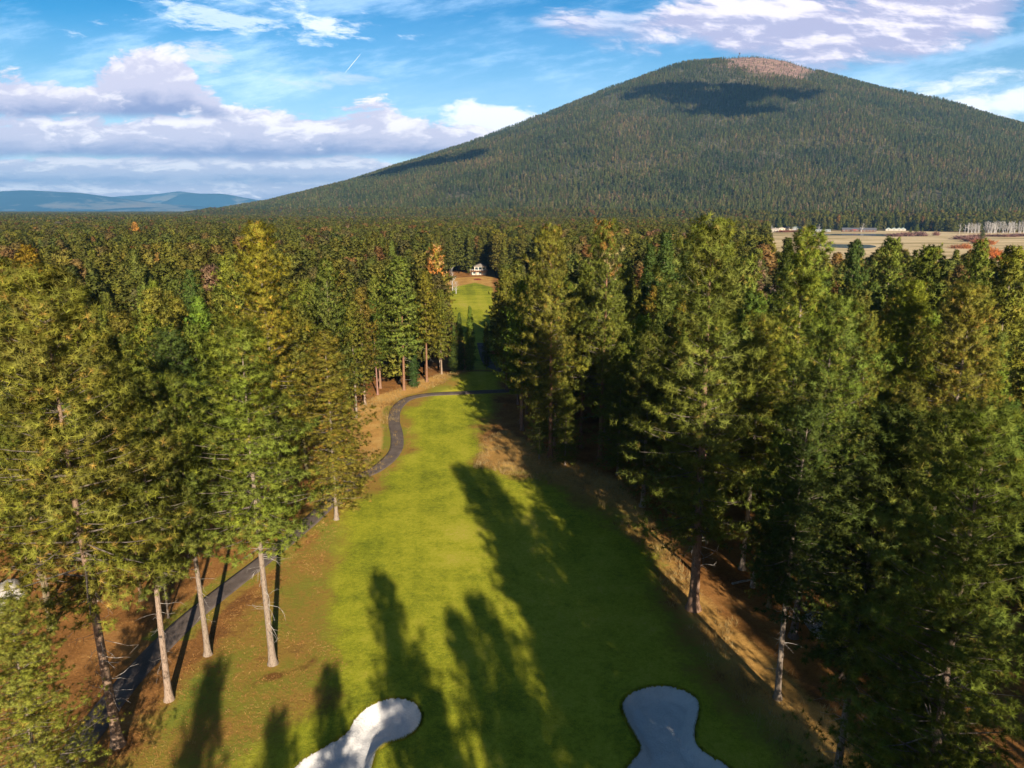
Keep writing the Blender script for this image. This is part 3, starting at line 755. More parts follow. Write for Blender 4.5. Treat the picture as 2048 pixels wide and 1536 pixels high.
P_(HI['young'], 1, (1065, 760), base=(1078, 918), wid=.9, tint=GRN, label='thin small pine left of the orange-red trunk, by the tan bank')
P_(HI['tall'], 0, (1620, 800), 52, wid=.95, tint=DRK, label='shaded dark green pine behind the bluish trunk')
P_(MID['old'], 0, (1500, 505), 110, wid=.85, tint=GRN, label='pine shoulder to shoulder right of the tallest pine')
P_(FIR, 0, (1375, 470), 150, wid=1.0, tint=DRK, label='dark fir close left of the tallest pine tip', name='fir_tree', cat='fir tree')

# --- auto-filled forest
def jitter(x0, x1, y0, y1, s, seed):
    r = np.random.default_rng(seed)
    A, B = np.meshgrid(np.arange(x0, x1, s), np.arange(y0, y1, s)); P = np.stack([A.ravel(), B.ravel()], 1)
    return P + r.uniform(-.42, .42, P.shape) * s
OPEN2 = OPEN.copy()
def ok(P, m=0.0):
    k = sdf(P, OPEN2) < -m
    f = (P[:, 1] > 150)
    k &= ~(f & (sdf(P, MEAD) > 0))
    return k
P = jitter(-420, 420, 20, 460, 6.6, 3)
P = P[ok(P, 1.5)]
U = P[:, 0] / P[:, 1]
P = P[(np.abs(U) < .80 + 6 / P[:, 1])]
dst = np.hypot(P[:, 0], P[:, 1])
T = np.array(TREES)
dm = np.sqrt(((P[:, None] - T[None]) ** 2).sum(2)).min(1)
left = P[:, 0] < -8
vis_line = left & (P[:, 1] < 62) & (P[:, 0] > -46)                       # keep the lawn trunks in view
keep = (dm > 4.2) & ~vis_line & ~(~left & (P[:, 1] < 52)) & ~(left & (P[:, 1] < 48))
# keep the sight lines to the house and the far fairway
u_ = P[:, 0] / P[:, 1]
keep &= ~((u_ > uw(884, 560)[0]) & (u_ < uw(985, 560)[0]) & (P[:, 1] > 172) & (P[:, 1] < 424))
P = P[keep]; P = P[np.argsort(np.hypot(P[:, 0], P[:, 1]))]
NA = 300 - 52
auto, rest = P[:NA], P[NA:]
LM = [(75, 'the yellowish giant'), (345, 'the slim leaning pines'), (515, 'the orange-olive giant'), (700, 'the golden grass'), (860, 'the crest firs'), (1060, 'the fairway neck'),
      (1150, 'the orange-red trunk'), (1216, 'the orange-topped pine'), (1340, 'the pointed fir'), (1440, 'the tallest dark pine'), (1620, 'the sharp-tipped pine'), (1740, 'the pond pine'), (1840, 'the broad yellow-green pine'), (1960, 'the red-brown topped pine')]
tints = [('yellow-green', (1.16, 1.12, .85)), ('olive green', (1.04, .97, .9)), ('mid green', (.84, .94, .92)), ('dark green', (.60, .74, .85)), ('brown-tinged', (1.22, .95, .85)), ('bright green', (.95, 1.10, .85))]
ORD = ['leftmost', 'second from left', 'third from left', 'fourth from left', 'fifth from left', 'sixth from left', 'seventh from left', 'eighth from left', 'ninth from left', 'tenth from left',
       'eleventh from left', 'twelfth from left', 'thirteenth from left', 'fourteenth from left', 'fifteenth from left']
r2 = np.random.default_rng(17)
clusters = {}
for (x, y) in auto:
    u = x / y; px = 1024 + u * F * .99
    li = int(np.argmin([abs(px - a[0]) for a in LM]))
    right = x > 0
    ti = int(r2.choice(6, p=[.10, .12, .26, .26, .06, .20] if right else [.24, .28, .22, .12, .08, .06]))
    d = math.hypot(x, y)
    H = r2.uniform(21, 30) if d > 85 else r2.uniform(19, 26)
    if r2.random() < .06: H += 3.5
    if px > 1535: H = min(H, 27.5 if d > 120 else 25)
    typ = r2.choice(['tall', 'old', 'young'], p=[.6, .14, .26])
    if px > 1500 and d < 110: typ = 'young'
    ks = (HI if d < 82 else MID)[typ]; ki = int(r2.integers(len(ks)))
    if typ == 'old' and ki == 1: ki = 0
    wid = r2.uniform(.74, 1.02)
    row = 'near' if d < 105 else ('middle' if d < 140 else 'back')
    clusters.setdefault((li, ti, row), []).append((px, x, y, H, ks[ki], wid, tints[ti]))
ROWT = {'near': 'front rows', 'middle': 'middle rows', 'back': 'rear rows'}
for (li, ti, row), L_ in clusters.items():
    L_.sort(key=lambda q: q[0])
    for i, (px, x, y, H, kd, wid, (tn, tc)) in enumerate(L_):
        if len(L_) == 1: lab = 'only %s pine, %s, by %s' % (tn, ROWT[row], LM[li][1])
        else: lab = '%s of %s pines, %s, by %s' % (ORD[i], tn, ROWT[row], LM[li][1])
        jt = tuple(c * r2.uniform(.9, 1.1) for c in tc)
        put_tree(kd, x, y, H, wid, lab, 'pine tree', 'forest pines on both sides of the fairway', jt, (r2.uniform(.75, 1.1), r2.uniform(.65, .85), r2.uniform(.55, .8)))

# ------------------------------------------------------------------ stuff forests (instances scattered on points)
def src(name, V, F3, colr, NV=None, trunk=True, H=30, mats=None, start=.3, tr=.3):
    tb = MB(); tb.tube([(0, 0, -1), (0, 0, H * .55), (0, 0, H * .97)], [tr, tr * .6, .03], 5, False)
    tv = np.concatenate(tb.v); n = len(V)
    quadf = np.array(tb.f) + n
    fm = np.r_[np.zeros(len(F3), int), np.ones(len(quadf), int)]
    cc = np.concatenate([colr, np.ones((len(tv), 3))])
    me = mesh_np(name, np.concatenate([V, tv]), [F3, quadf], mats, fm, col=cc)
    if NV is not None:
        me.polygons.foreach_set('use_smooth', np.ones(len(me.polygons), bool)); setn(me, np.concatenate([NV, np.c_[tv[:, :2], np.zeros(len(tv))] + 1e-3]))
    return bpy.data.objects.new(name, me)          # not linked: only used as an instance source
def low_src(seed, mats, K=7, L=.85, W=.17, tf=2.4, step=.9, **kw):
    V, colr, tb, lim, ax = pine_geo(seed, K=K, L=L, W=W, tf=tf, step=step, limbs=False, **kw)
    V, NV = V
    colr = colr / np.array([.180, .188, .031]); colr = np.clip(colr, .5, 2.2)
    colr[:, 2] = np.clip(colr[:, 2], .6, 1.3)
    return src('forest_tree', V, np.arange(len(V)).reshape(-1, 3), colr, NV, mats=mats)
ML = [M_far, M_darkbark]
LOW = [low_src(81, ML, start=.2, R=4.4, orange=.03, conic=.6), low_src(82, ML, start=.28, R=4.1, orange=.05, conic=.5), low_src(83, ML, start=.12, R=4.6, orange=.03, conic=.7), low_src(86, ML, start=.2, R=4.4, orange=.03, conic=.45, gaps=.25), low_src(84, ML, start=.2, R=4.8, conic=.65, orange=.06), low_src(85, ML, start=.05, R=3.2, conic=1, orange=0)]
FARS = [low_src(91 + i, ML, K=5, L=1.7, W=.42, tf=.9, step=1.7, start=s, R=R, conic=c, orange=.02) for i, (s, R, c) in enumerate([(.2, 4.2, .55), (.15, 3.8, .8), (.1, 4.5, .5)])]
MM = [M_mtn, M_darkbark]
MTS = [low_src(101 + i, MM, K=4, L=2.0, W=.55, tf=.55, step=2.6, start=.1, R=R, conic=c, orange=.02) for i, (R, c) in enumerate([(4.0, .9), (3.4, 1.0), (4.6, .75)])]
def scatter(name, tiers, label):
    """tiers: list of (points (n,3), scales (n,3), sources)"""
    pts = []; scl = []; ix = []; rot = []; srcs = []
    r = np.random.default_rng(5)
    for (p, s, ss) in tiers:
        b = len(srcs); srcs += ss
        pts.append(p); scl.append(s); ix.append(b + r.integers(0, len(ss), len(p)))
        rot.append(np.c_[r.normal(0, .015, (len(p), 2)), r.uniform(0, 6.28, len(p))])
    pts = np.concatenate(pts); scl = np.concatenate(scl); ix = np.concatenate(ix); rot = np.concatenate(rot)
    me = mesh_np(name, pts, [], [])
    for nm, dt, ar in (('scl', 'FLOAT_VECTOR', scl), ('rotv', 'FLOAT_VECTOR', rot)):
        a = me.attributes.new(nm, dt, 'POINT'); a.data.foreach_set('vector', ar.astype(np.float32).ravel())
    a = me.attributes.new('ix', 'INT', 'POINT'); a.data.foreach_set('value', ix.astype(np.int32))
    o = link(name, me); tag(o, label, None, None, 'stuff')
    ng = bpy.data.node_groups.new(name + '_scatter', 'GeometryNodeTree')
    ng.interface.new_socket('Geometry', in_out='INPUT', socket_type='NodeSocketGeometry')
    ng.interface.new_socket('Geometry', in_out='OUTPUT', socket_type='NodeSocketGeometry')
    N = ng.nodes; Lk = ng.links
    gi = N.new('NodeGroupInput'); go = N.new('NodeGroupOutput')
    def na(nm, dt):
        n = N.new('GeometryNodeInputNamedAttribute'); n.data_type = dt; n.inputs[0].default_value = nm
        return n.outputs[0]
    jn = N.new('GeometryNodeJoinGeometry')
    sc, rt, ixo = na('scl', 'FLOAT_VECTOR'), na('rotv', 'FLOAT_VECTOR'), na('ix', 'INT')
    er = N.new('FunctionNodeEulerToRotation'); Lk.new(rt, er.inputs[0])
    for i, s in enumerate(srcs):
        oi = N.new('GeometryNodeObjectInfo'); oi.inputs['Object'].default_value = s; oi.inputs['As Instance'].default_value = True
        cp = N.new('FunctionNodeCompare'); cp.data_type = 'INT'; cp.operation = 'EQUAL'
        Lk.new(ixo, cp.inputs[2]); cp.inputs[3].default_value = i
        ip = N.new('GeometryNodeInstanceOnPoints')
        Lk.new(gi.outputs[0], ip.inputs['Points']); Lk.new(cp.outputs[0], ip.inputs['Selection'])
        Lk.new(oi.outputs['Geometry'], ip.inputs['Instance']); Lk.new(er.outputs[0], ip.inputs['Rotation']); Lk.new(sc, ip.inputs['Scale'])
        Lk.new(ip.outputs[0], jn.inputs[0])
    Lk.new(jn.outputs[0], go.inputs[0])
    md = o.modifiers.new('scatter', 'NODES'); md.node_group = ng
    return o
def scl_of(n, seed, a, b):
    r = np.random.default_rng(seed); h = r.uniform(a, b, n) / 30; w = h * r.uniform(.85, 1.2, n)
    return np.c_[w, w, h]
def filt_common(Q):
    u = Q[:, 0] / Q[:, 1]
    k = ok(Q, 0) & (np.abs(u) < .86)
    k &= ~((u > uw(1503, 461)[0]) & (u < uw(1828, 461)[0]) & (Q[:, 1] > 1000) & (Q[:, 1] < 1500) & ((np.random.default_rng(2).random(len(Q)) > .10) | (Q[:, 1] < 1365)))
    k &= ~((u > uw(884, 560)[0]) & (u < uw(985, 560)[0]) & (Q[:, 1] > 172) & (Q[:, 1] < 424))
    k &= ~((u > uw(884, 560)[0]) & (u < uw(1080, 560)[0]) & (Q[:, 1] > 200) & (Q[:, 1] < 424))
    hx, hy = g(960, 550)
    k &= ~((np.hypot(Q[:, 0] - hx, Q[:, 1] - hy) < 11))
    return k
def gh(Q): return np.where(np.hypot(Q[:, 0] - PK[0], Q[:, 1] - PK[1]) < 3300, mtn_h(Q) - 1.5, 0)
A1 = jitter(-400, 400, 60, 460, 6.6, 3)             # same lattice as the individuals
lo = rest; lo = lo[np.hypot(lo[:, 0] - g(960, 550)[0], lo[:, 1] - g(960, 550)[1] + 3) > 11]
lo = lo[np.abs(lo[:, 0] / lo[:, 1]) < .86]
ul = lo[:, 0] / lo[:, 1]; lo = lo[~((ul > uw(884, 560)[0]) & (ul < uw(1080, 560)[0]) & (lo[:, 1] > 205) & (lo[:, 1] < 424))]
lo_s = scl_of(len(lo), 1, 21, 29); lo_s[:, :2] *= 1.15
rt_px = (lo[:, 0] / lo[:, 1]) > uw(1535, 500)[0]
lo_s[rt_px] *= .9
B1 = jitter(-900, 900, 460, 900, 7.6, 6); B1 = B1[filt_common(B1)]
C1 = jitter(-2300, 2300, 900, 2300, 9.5, 7); C1 = C1[filt_common(C1)]
C1 = C1[np.hypot(*(C1 - PK).T) > 2950]
D1 = jitter(-6500, 2500, 2300, 7500, 24, 8); D1 = D1[(np.abs(D1[:, 0] / D1[:, 1]) < .86) & (np.hypot(*(D1 - PK).T) > 2950)]
# pines behind and beside the viewpoint whose shadows fall into the picture
CAST = []
for (tx, ty, H) in [(772, 1150, 33), (950, 1192, 35), (902, 1238, 32), (655, 1345, 24), (437, 1342, 26), (556, 1432, 23), (925, 938, 38), (1000, 1060, 36.5), (1075, 1180, 36), (1150, 1340, 34), (1215, 1480, 33), (1120, 1010, 37), (1200, 1110, 37),
                    (1020, 1400, 30), (860, 1400, 26), (990, 985, 37), (1060, 1020, 36), (1150, 1095, 36), (1250, 1140, 34), (1120, 1265, 34), (1180, 1420, 33), (1425, 1120, 30), (1490, 1225, 30), (1540, 1320, 28), (1400, 1300, 31), (1012, 1125, 36), (1080, 1085, 36), (1090, 1300, 34), (1190, 1180, 35)]:
    p = np.array(g(tx, ty)) - SHD * H / math.tan(SUN_EL); CAST.append((p[0], p[1], H))
r3 = np.random.default_rng(23)
Cg = jitter(24, 110, -110, 44, 8.2, 24)
near_path = lambda x, y: 4 < (27 - y) < 95 and abs(x - (19.5 + .287 * (27 - y))) < 3.0
for (x, y) in Cg:
    if x > 25 + max(0, y) * .9 and not near_path(x, y) and min([math.hypot(x - a, y - b) for a, b, _ in CAST]) > 6: CAST.append((x, y, r3.uniform(24, 31)))
CAST = [c for c in CAST if not (3 < 26 - c[1] < 100 and abs(c[0] - (18.6 + .287 * (26 - c[1]))) < 1.6)]
CAST = np.array(CAST)
cs = CAST[:, 2] / 30
MIDS = []
for kd in (MID['tall'][0], MID['tall'][2], MID['old'][0]):
    V = np.empty(len(kd.crown.vertices) * 3, np.float32); kd.crown.vertices.foreach_get('co', V); V = V.reshape(-1, 3)
    MIDS.append(src('forest_tree', V, np.arange(len(V)).reshape(-1, 3), np.ones((len(V), 3)), kd.N, mats=ML))
def p3(Q, z=None): return np.c_[Q, (gh(Q) if z is None else z)]
scatter('pine_forest', [(p3(CAST[:, :2]), np.c_[cs * .74, cs * .74, cs], MIDS),
                        (p3(lo), lo_s, LOW), (p3(B1), scl_of(len(B1), 2, 20, 28) * [1.25, 1.25, 1], LOW),
                        (p3(C1), scl_of(len(C1), 3, 19, 27) * [1.45, 1.45, 1], FARS), (p3(D1), scl_of(len(D1), 4, 20, 27) * [2.0, 2.0, 1], FARS)],
        'dense pine forest stretching from the fairway to the foot of the mountain')
Mp = jitter(PK[0] - 3100, PK[0] + 3100, PK[1] - 3100, PK[1] + 700, 10.8, 9)
rr_ = np.hypot(*(Mp - PK).T); hz = mtn_h(Mp)
u = Mp[:, 0] / Mp[:, 1]
k = (rr_ < 3080) & (np.abs(u) < .80)
cl = fbm(Mp, 180, 4, 40) * .9; lx_ = Mp[:, 0] - Mp[:, 1] * .2968; rgt = np.clip((lx_ + 210 + fbm(Mp, 170, 3, 90) * 260) / 330, 0, 1) * np.clip((520 - lx_) / 220, 0, 1); topm = np.clip((hz - (815 - 190 * rgt)) / 75, 0, 1)
dens_ = np.clip(.92 + cl * 2.4 - topm * (.80 + .24 * rgt + fbm(Mp, 260, 3, 44) * 1.3), .13, 1)
k &= np.random.default_rng(1).random(len(Mp)) < dens_
# back side of the summit hides itself
k &= (Mp[:, 1] < PK[1] + 500)
Mp = Mp[k]; hz = hz[k]; tm = topm[k]
ms = scl_of(len(Mp), 5, 8, 21) * (1 - .45 * tm)[:, None]; ms[:, :2] *= 1.45
scatter('mountain_forest', [(np.c_[Mp, hz - 1.5], ms, MTS)], 'conifer forest clothing the slopes of the mountain')
print('instances', len(CAST), len(lo), len(B1), len(C1), len(D1), len(Mp))

# ------------------------------------------------------------------ dry grass along the forest edges
def blades(name, polys, dens_, hmin, hmax, label, seed=1, w=.02):
    r = np.random.default_rng(seed); Vs = []; Cs = []
    for (poly, dn) in polys:
        x0, y0 = poly.min(0); x1, y1 = poly.max(0); n = int((x1 - x0) * (y1 - y0) * dn)
        P = np.c_[r.uniform(x0, x1, n), r.uniform(y0, y1, n)]
        P = P[(sdf(P, poly) > -.6)]
        P = P[fbm(P, 2.2, 3, 60) + fbm(P, 9, 2, 61) > -.10]
        n = len(P); K = 5; c = np.repeat(P, K, 0) + r.normal(0, .13, (n * K, 2)); h = r.uniform(hmin, hmax, n * K)
        d = r.normal(0, .35, (n * K, 2)); az = r.uniform(0, 6.28, n * K); s = np.c_[np.cos(az), np.sin(az)] * w
        z = ground_h(c) - .03
        V = np.stack([np.c_[c - s, z], np.c_[c + s, z], np.c_[c + d * h[:, None], z + h]], 1).reshape(-1, 3)
        Vs.append(V); Cs.append(np.repeat(r.uniform(.6, 1.25, n), K * 3)[:, None] * np.ones(3))
    V = np.concatenate(Vs); Cc = np.concatenate(Cs)
    tag(link(name, mesh_np(name, V, [np.arange(len(V)).reshape(-1, 3)], [M_drygrass], col=Cc)), label, None, None, 'stuff')
blades('dry_grass', [(DRY2, 6), (DRY1, 2.5)], 6, .25, .75, 'dry straw-coloured grass along the edges of the fairway')
def carpet(name, poly, dn, hmin, hmax, mat, label, seed, ymax=130, notin=()):
    r = np.random.default_rng(seed); x0, y0 = poly.min(0); x1, y1 = poly.max(0); y1 = min(y1, ymax); y0 = max(y0, 38)
    n = int((x1 - x0) * (y1 - y0) * dn); P = np.c_[r.uniform(x0, x1, n), r.uniform(y0, y1, n)]
    P = P[(sdf(P, poly) > -1.5) & (fbm(P, 1.6, 3, seed) + fbm(P, 6, 2, seed + 3) > -.06)]
    for q in (BUNK_L, BUNK_R) + tuple(notin): P = P[sdf(P, q) < -.15]
    P = P[pdist(P, PATH) > 1.5]; n = len(P); K = 4
    c = np.repeat(P, K, 0) + r.normal(0, .07, (n * K, 2)); h = r.uniform(hmin, hmax, n * K); az = r.uniform(0, 6.28, n * K); sd_ = np.c_[np.cos(az), np.sin(az)] * .02
    z = ground_h(c) - .01; d = r.normal(0, .6, (n * K, 2))
    V = np.stack([np.c_[c - sd_, z], np.c_[c + sd_, z], np.c_[c + d * h[:, None], z + h]], 1).reshape(-1, 3)
    tag(link(name, mesh_np(name, V, [np.arange(len(V)).reshape(-1, 3)], [mat])), label, None, None, 'stuff')
M_litter = material('needle_litter_blades', lambda: ramp(noise(pos(), .5, 4), [(.3, (.16, .07, .025)), (.5, (.34, .17, .055)), (.7, (.44, .28, .10))]), .85, .1)
carpet('mown_grass', TURF, 9, .03, .075, M_turfblade, 'short mown grass of the fairway', 71)
carpet('rough_grass', ROUGH, 9, .06, .16, M_litter, 'rust-brown rough grass and needles beside the cart path', 73, 130, (TURF,))
LITR = np.array([[-60, 40], [-60, 90], [-40, 130], [-20, 150], [25, 130], [22, 75], [60, 60], [60, 38]], float)
carpet('needle_litter', LITR, 5, .04, .14, M_litter, 'pine needle litter and twigs under the trees', 75, 150, (ROUGH,))

# ------------------------------------------------------------------ shrubs, rocks, small things
def willow_mesh(seed, n=420, Rr=1.0):
    r = np.random.default_rng(seed); d = rvec(r, n); d[:, 2] = np.abs(d[:, 2]) * .9 + .25; d /= np.linalg.norm(d, axis=1)[:, None]
    b = np.c_[r.normal(0, .35, (n, 2)) * Rr, np.zeros(n)]
    L = r.uniform(.6, 1.1, n)[:, None] * Rr; tip = b + d * L
    s = np.cross(d, rvec(r, n)); s /= np.linalg.norm(s, axis=1)[:, None]; w = .035
    V = [np.stack([b - s * w, b + s * w, tip], 1)]
    for k in range(3):
        q = b + d * L * r.uniform(.4, .9, (n, 1)); e = d + rvec(r, n) * .6; t2 = q + e * .35 * L
        V.append(np.stack([q - s * w, q + s * w, t2], 1))
    V = np.concatenate(V).reshape(-1, 3)
    return mesh_np('willow_bush', V, [np.arange(len(V)).reshape(-1, 3)], [M_shrub])
WIL = [willow_mesh(i) for i in range(4)]
def bush(px, py, wpx, hpx, col, label, group=None, name='willow_bush'):
    x, y = g(px, py); sc = y / F
    o = link(name, random.choice(WIL)); o.location = (x, y, -.1); o.scale = (wpx * sc * .5 / 1.1, wpx * sc * .42, hpx * sc / 1.05)
    o.rotation_euler = (0, 0, random.uniform(-.4, .4)); o.color = (*col, 1)
    tag(o, label, 'bush', group)
ORG = (.52, .17, .045); PNK = (.30, .16, .13); MAU = (.24, .13, .12)
WG = 'willow bushes in the meadow'
bush(1998, 521, 30, 17, (.62, .18, .05), 'bright orange willow bush, lowest in the meadow, just above the pine tops', WG)
bush(1985, 512, 34, 16, ORG, 'wide orange willow bush directly above the brightest one', WG)
bush(1968, 503, 26, 12, ORG, 'orange-brown willow bush at the upper left of the orange cluster', WG)
bush(1975, 489, 30, 10, (.46, .17, .06), 'flat orange willow bush under the lone meadow pine', WG)
bush(1912, 497, 22, 8, (.38, .17, .09), 'small brown-orange bush left in the meadow pair', WG)
bush(1928, 497, 24, 10, (.48, .19, .07), 'orange bush right in the meadow pair', WG)
bush(1945, 483, 34, 10, PNK, 'mauve willow clump left of the lone meadow pine', WG)
bush(1925, 479, 34, 9, MAU, 'long mauve willow clump, leftmost of the big thicket', WG)
bush(1952, 477, 30, 9, PNK, 'pinkish willow thicket behind the mauve clump', WG)
bush(1958, 487, 28, 9, (.42, .15, .09), 'reddish willow clump below the mauve thicket', WG)
bush(1790, 473, 26, 7, MAU, 'brownish bush at the right end of the stream', WG)
bush(1812, 472, 30, 8, PNK, 'pink-brown thicket on the far bank right of the stream', WG)
bush(1838, 472, 28, 9, MAU, 'mauve thicket beside the small bank pines', WG)
bush(1872, 471, 12, 8, PNK, 'small round brown shrub on the far bank', WG)
bush(2002, 473, 60, 5, PNK, 'low pinkish hedge-like scrub before the bare aspens, left part', WG)
bush(2040, 472, 50, 5, MAU, 'low mauve scrub before the bare aspens, right part', WG)
bush(1560, 464, 40, 4, (.34, .13, .07), 'low reddish scrub in front of the white lodge', WG)
bush(1600, 464, 40, 4, (.36, .18, .09), 'low tan scrub between the white lodge and the grey roof', WG)
bush(955, 560, 14, 4, (.34, .10, .06), 'small red-brown shrub below the house deck')
bush(1036, 705, 36, 12, (.46, .17, .05), 'orange dry shrub patch glowing behind the neck of the fairway')
bush(990, 706, 26, 6, (.50, .22, .10), 'pale orange scrub beside the far path bend')
# small meadow pines
for i, (px, py, h, kd, lab) in enumerate([(1820, 469, 15, MID['young'][0], 'bushy pine on the far stream bank, left of a pair'), (1832, 469, 20, MID['tall'][2], 'taller pine on the far stream bank'), (1843, 469, 14, MID['young'][1], 'short pine on the far stream bank, right of the taller one'),
                                           (1963, 485, 24, MID['old'][0], 'lone grey-green pine in the middle of the willows'), (1972, 505, 18, MID['tall'][1], 'small leaning pine left of the orange willow cluster')]):
    x, y = g(px, py); put_tree(kd, x, y, h * y / F, 1.6, lab, 'pine tree', None, (.9, .95, 1.3))
# bare aspens
AT = [bare_kind(200 + i, 12, 22, .20) for i in range(4)]
ap = []
r4 = np.random.default_rng(9)
for i in range(84):
    px = r4.uniform(1918, 2060); 
    if 1958 < px < 1970: continue
    if px < 1935 and r4.random() < .4: continue
    ap.append((px, r4.uniform(465.0, 466.6), r4.uniform(.85, 1.12) * (17 if px < 1960 else 20)))
def aspen(px, py, hpx, k, label, group, lean=(0, 0), th=1.0):
    x, y = g(px, py); H = hpx * y / F
    r = link('bare_aspen', None); r.location = (x, y, 0); r.scale = (H / 12 * th, H / 12 * th, H / 12); r.rotation_euler = (lean[0], lean[1], random.uniform(0, 6))
    tag(r, label, 'bare tree', group)
    for nm, me in zip(('trunk', 'crown'), AT[k]):
        o = bpy.data.objects.new(nm, me); COL.objects.link(o); o.parent = r
for i, (px, py, h) in enumerate(sorted(ap)):
    aspen(px, py, h, i % 4, 'leafless pale-trunked aspen in the white grove at the far right meadow edge', 'bare aspens in the white grove', th=1.2)
aspen(905, 581, 44, 0, 'leafless white tree at the left corner of the far fairway, by the house', None)
aspen(912, 588, 34, 1, 'white bare tree leaning right over the far fairway corner', None, lean=(0, .75))
aspen(1075, 505, 36, 2, 'leafless white tree rising mid-forest right of the fairway', None)
aspen(1082, 505, 32, 3, 'second leafless white tree mid-forest, thinner and right of its twin', None)
aspen(1722, 464, 16, 2, 'leafless white tree in front of the dark lodge across the meadow', None, th=1.8)
aspen(1542, 464, 12, 1, 'leafless pinkish white tree beside the white lodge', None, th=1.6)
aspen(1637, 462, 12, 3, 'bare whitish tree behind the long grey building', None, th=1.8)

def rock_mesh(seed, sub=3):
    import bmesh
    bm = bmesh.new(); bmesh.ops.create_icosphere(bm, subdivisions=sub, radius=1); r = np.random.default_rng(seed)
    pl = rvec(r, 14); dd = r.uniform(.62, .95, 14)
    for v in bm.verts:
        c = np.array(v.co)
        for n, q in zip(pl, dd):
            e = c @ n
            if e > q: c = c - n * (e - q) * .9
        c *= 1 + .05 * math.sin(c[0] * 9 + c[1] * 7 + c[2] * 11)
        v.co = c
    me = bpy.data.meshes.new('boulder'); bm.to_mesh(me); bm.free(); me.materials.append(M_rock); return me
RK = [rock_mesh(i) for i in range(3)]
for (px, py, s, lab) in [(22, 1195, 2.0, 'large pale boulder in the shade at the left edge'), (8, 1222, 1.3, 'smaller pale boulder just below the large one at the left edge')]:
    x, y = g(px, py); o = link('boulder', RK[random.randrange(3)]); o.location = (x, y, s * .3); o.scale = (s, s * .8, s * .7); tag(o, lab, 'boulder')
def slab(poly, label):
    Pp = catmull(gp(poly), 4); n = len(Pp); zt = ground_h(Pp).max() + .12
    V = np.concatenate([np.c_[Pp, np.full(n, zt)], np.c_[Pp * 1.0, np.full(n, zt - .5)]])
    me = bpy.data.meshes.new('flagstone_patch'); me.from_pydata([tuple(v) for v in V], [], [tuple(range(n))] + [(i, i + n, (i + 1) % n + n, (i + 1) % n) for i in range(n)])
    me.materials.append(M_flag); me.update(); tag(link('flagstone_patch', me), label, 'stone paving')
slab([(1604, 1236), (1622, 1228), (1650, 1226), (1668, 1250), (1660, 1280), (1640, 1282), (1620, 1262)], 'patch of grey flagstones in the shade beside the bluish pine trunk')
x, y = g(1567, 1266); b = MB(); b.box(-.06, .06, -.05, .05, 0, .42); b.box(-.075, .075, -.065, .065, .42, .50)
tag(b.build('marker_post', M_post, None, loc=(x, y, ground_h(np.array([[x, y]]))[0])), 'short white marker post in the dry grass left of the bluish trunk', 'post')
for (px, py, s, lab) in [(1505, 1175, .28, 'grey stump with jagged top in the shaded litter right of the thick trunk')]:
    x, y = g(px, py); b = MB(); b.tube([(0, 0, -.1), (0, 0, .6), (.05, 0, 1.5), (.02, .03, 1.9)], [.34, .27, .22, .08], 8)
    o = b.build('tree_stump', M_deadwood, None, True, (x, y, 0)); tag(o, lab, 'stump')
# fallen log
x, y = g(1485, 1165); b = MB(); b.tube([(-1.3, -.5, .12), (0, 0, .16), (1.4, .45, .12)], [.14, .13, .08], 7)
tag(b.build('fallen_log', M_deadwood, None, True, (x, y, 0)), 'short grey fallen log on the dark litter left of the stump', 'log')

# ------------------------------------------------------------------ buildings
def gable(w, d, h, rh, over=.5, ridge_x=True):
    b = MB()
    if ridge_x:
        V = [(-w / 2 - over, -d / 2 - over, h), (w / 2 + over, -d / 2 - over, h), (w / 2 + over, d / 2 + over, h), (-w / 2 - over, d / 2 + over, h), (-w / 2 - over, 0, h + rh), (w / 2 + over, 0, h + rh)]
        b.add(V, [(0, 1, 5, 4), (2, 3, 4, 5), (0, 4, 3), (1, 2, 5), (3, 2, 1, 0)])
    else:
        V = [(-w / 2 - over, -d / 2 - over, h), (w / 2 + over, -d / 2 - over, h), (w / 2 + over, d / 2 + over, h), (-w / 2 - over, d / 2 + over, h), (0, -d / 2 - over, h + rh), (0, d / 2 + over, h + rh)]
        b.add(V, [(0, 4, 5, 3), (1, 2, 5, 4), (0, 1, 4), (2, 3, 5), (3, 2, 1, 0)])
    return b
def house(px, py, wpx, h, wallm, roofm, label, rh=2.0, nwin=3, group=None, ridge_x=True, depth=9, chim=False, win_h=1.3, name='house'):
    x, y = g(px, py); w = wpx * y / F
    r = link(name, None); r.location = (x, y, 0); r.rotation_euler = (0, 0, -math.atan2(x, y) * .6)
    tag(r, label, 'house', group)
    b = MB(); b.box(-w / 2, w / 2, -depth / 2, depth / 2, -.3, h); b.build('wall', wallm, r)
    rf = gable(w, depth, h, rh, .5, ridge_x).build('roof', roofm, r)
    if chim: c = MB(); c.box(w * .2, w * .2 + .9, -.4, .5, h + rh * .3, h + rh + 1.2); c.build('chimney', M_wallw, rf)
    for i in range(nwin):
        cx = -w / 2 + w * (i + .5) / nwin; ww = min(2.0, w / nwin * .6)
        b = MB(); b.box(cx - ww / 2 - .1, cx + ww / 2 + .1, -depth / 2 - .06, -depth / 2 - .01, h * .5 - win_h / 2 - .1, h * .5 + win_h / 2 + .1)
        wn = b.build('window', M_trim, r)
        b = MB(); b.box(cx - ww / 2, cx + ww / 2, -depth / 2 - .09, -depth / 2 - .065, h * .5 - win_h / 2, h * .5 + win_h / 2); b.build('pane', M_glass, wn)
    return r
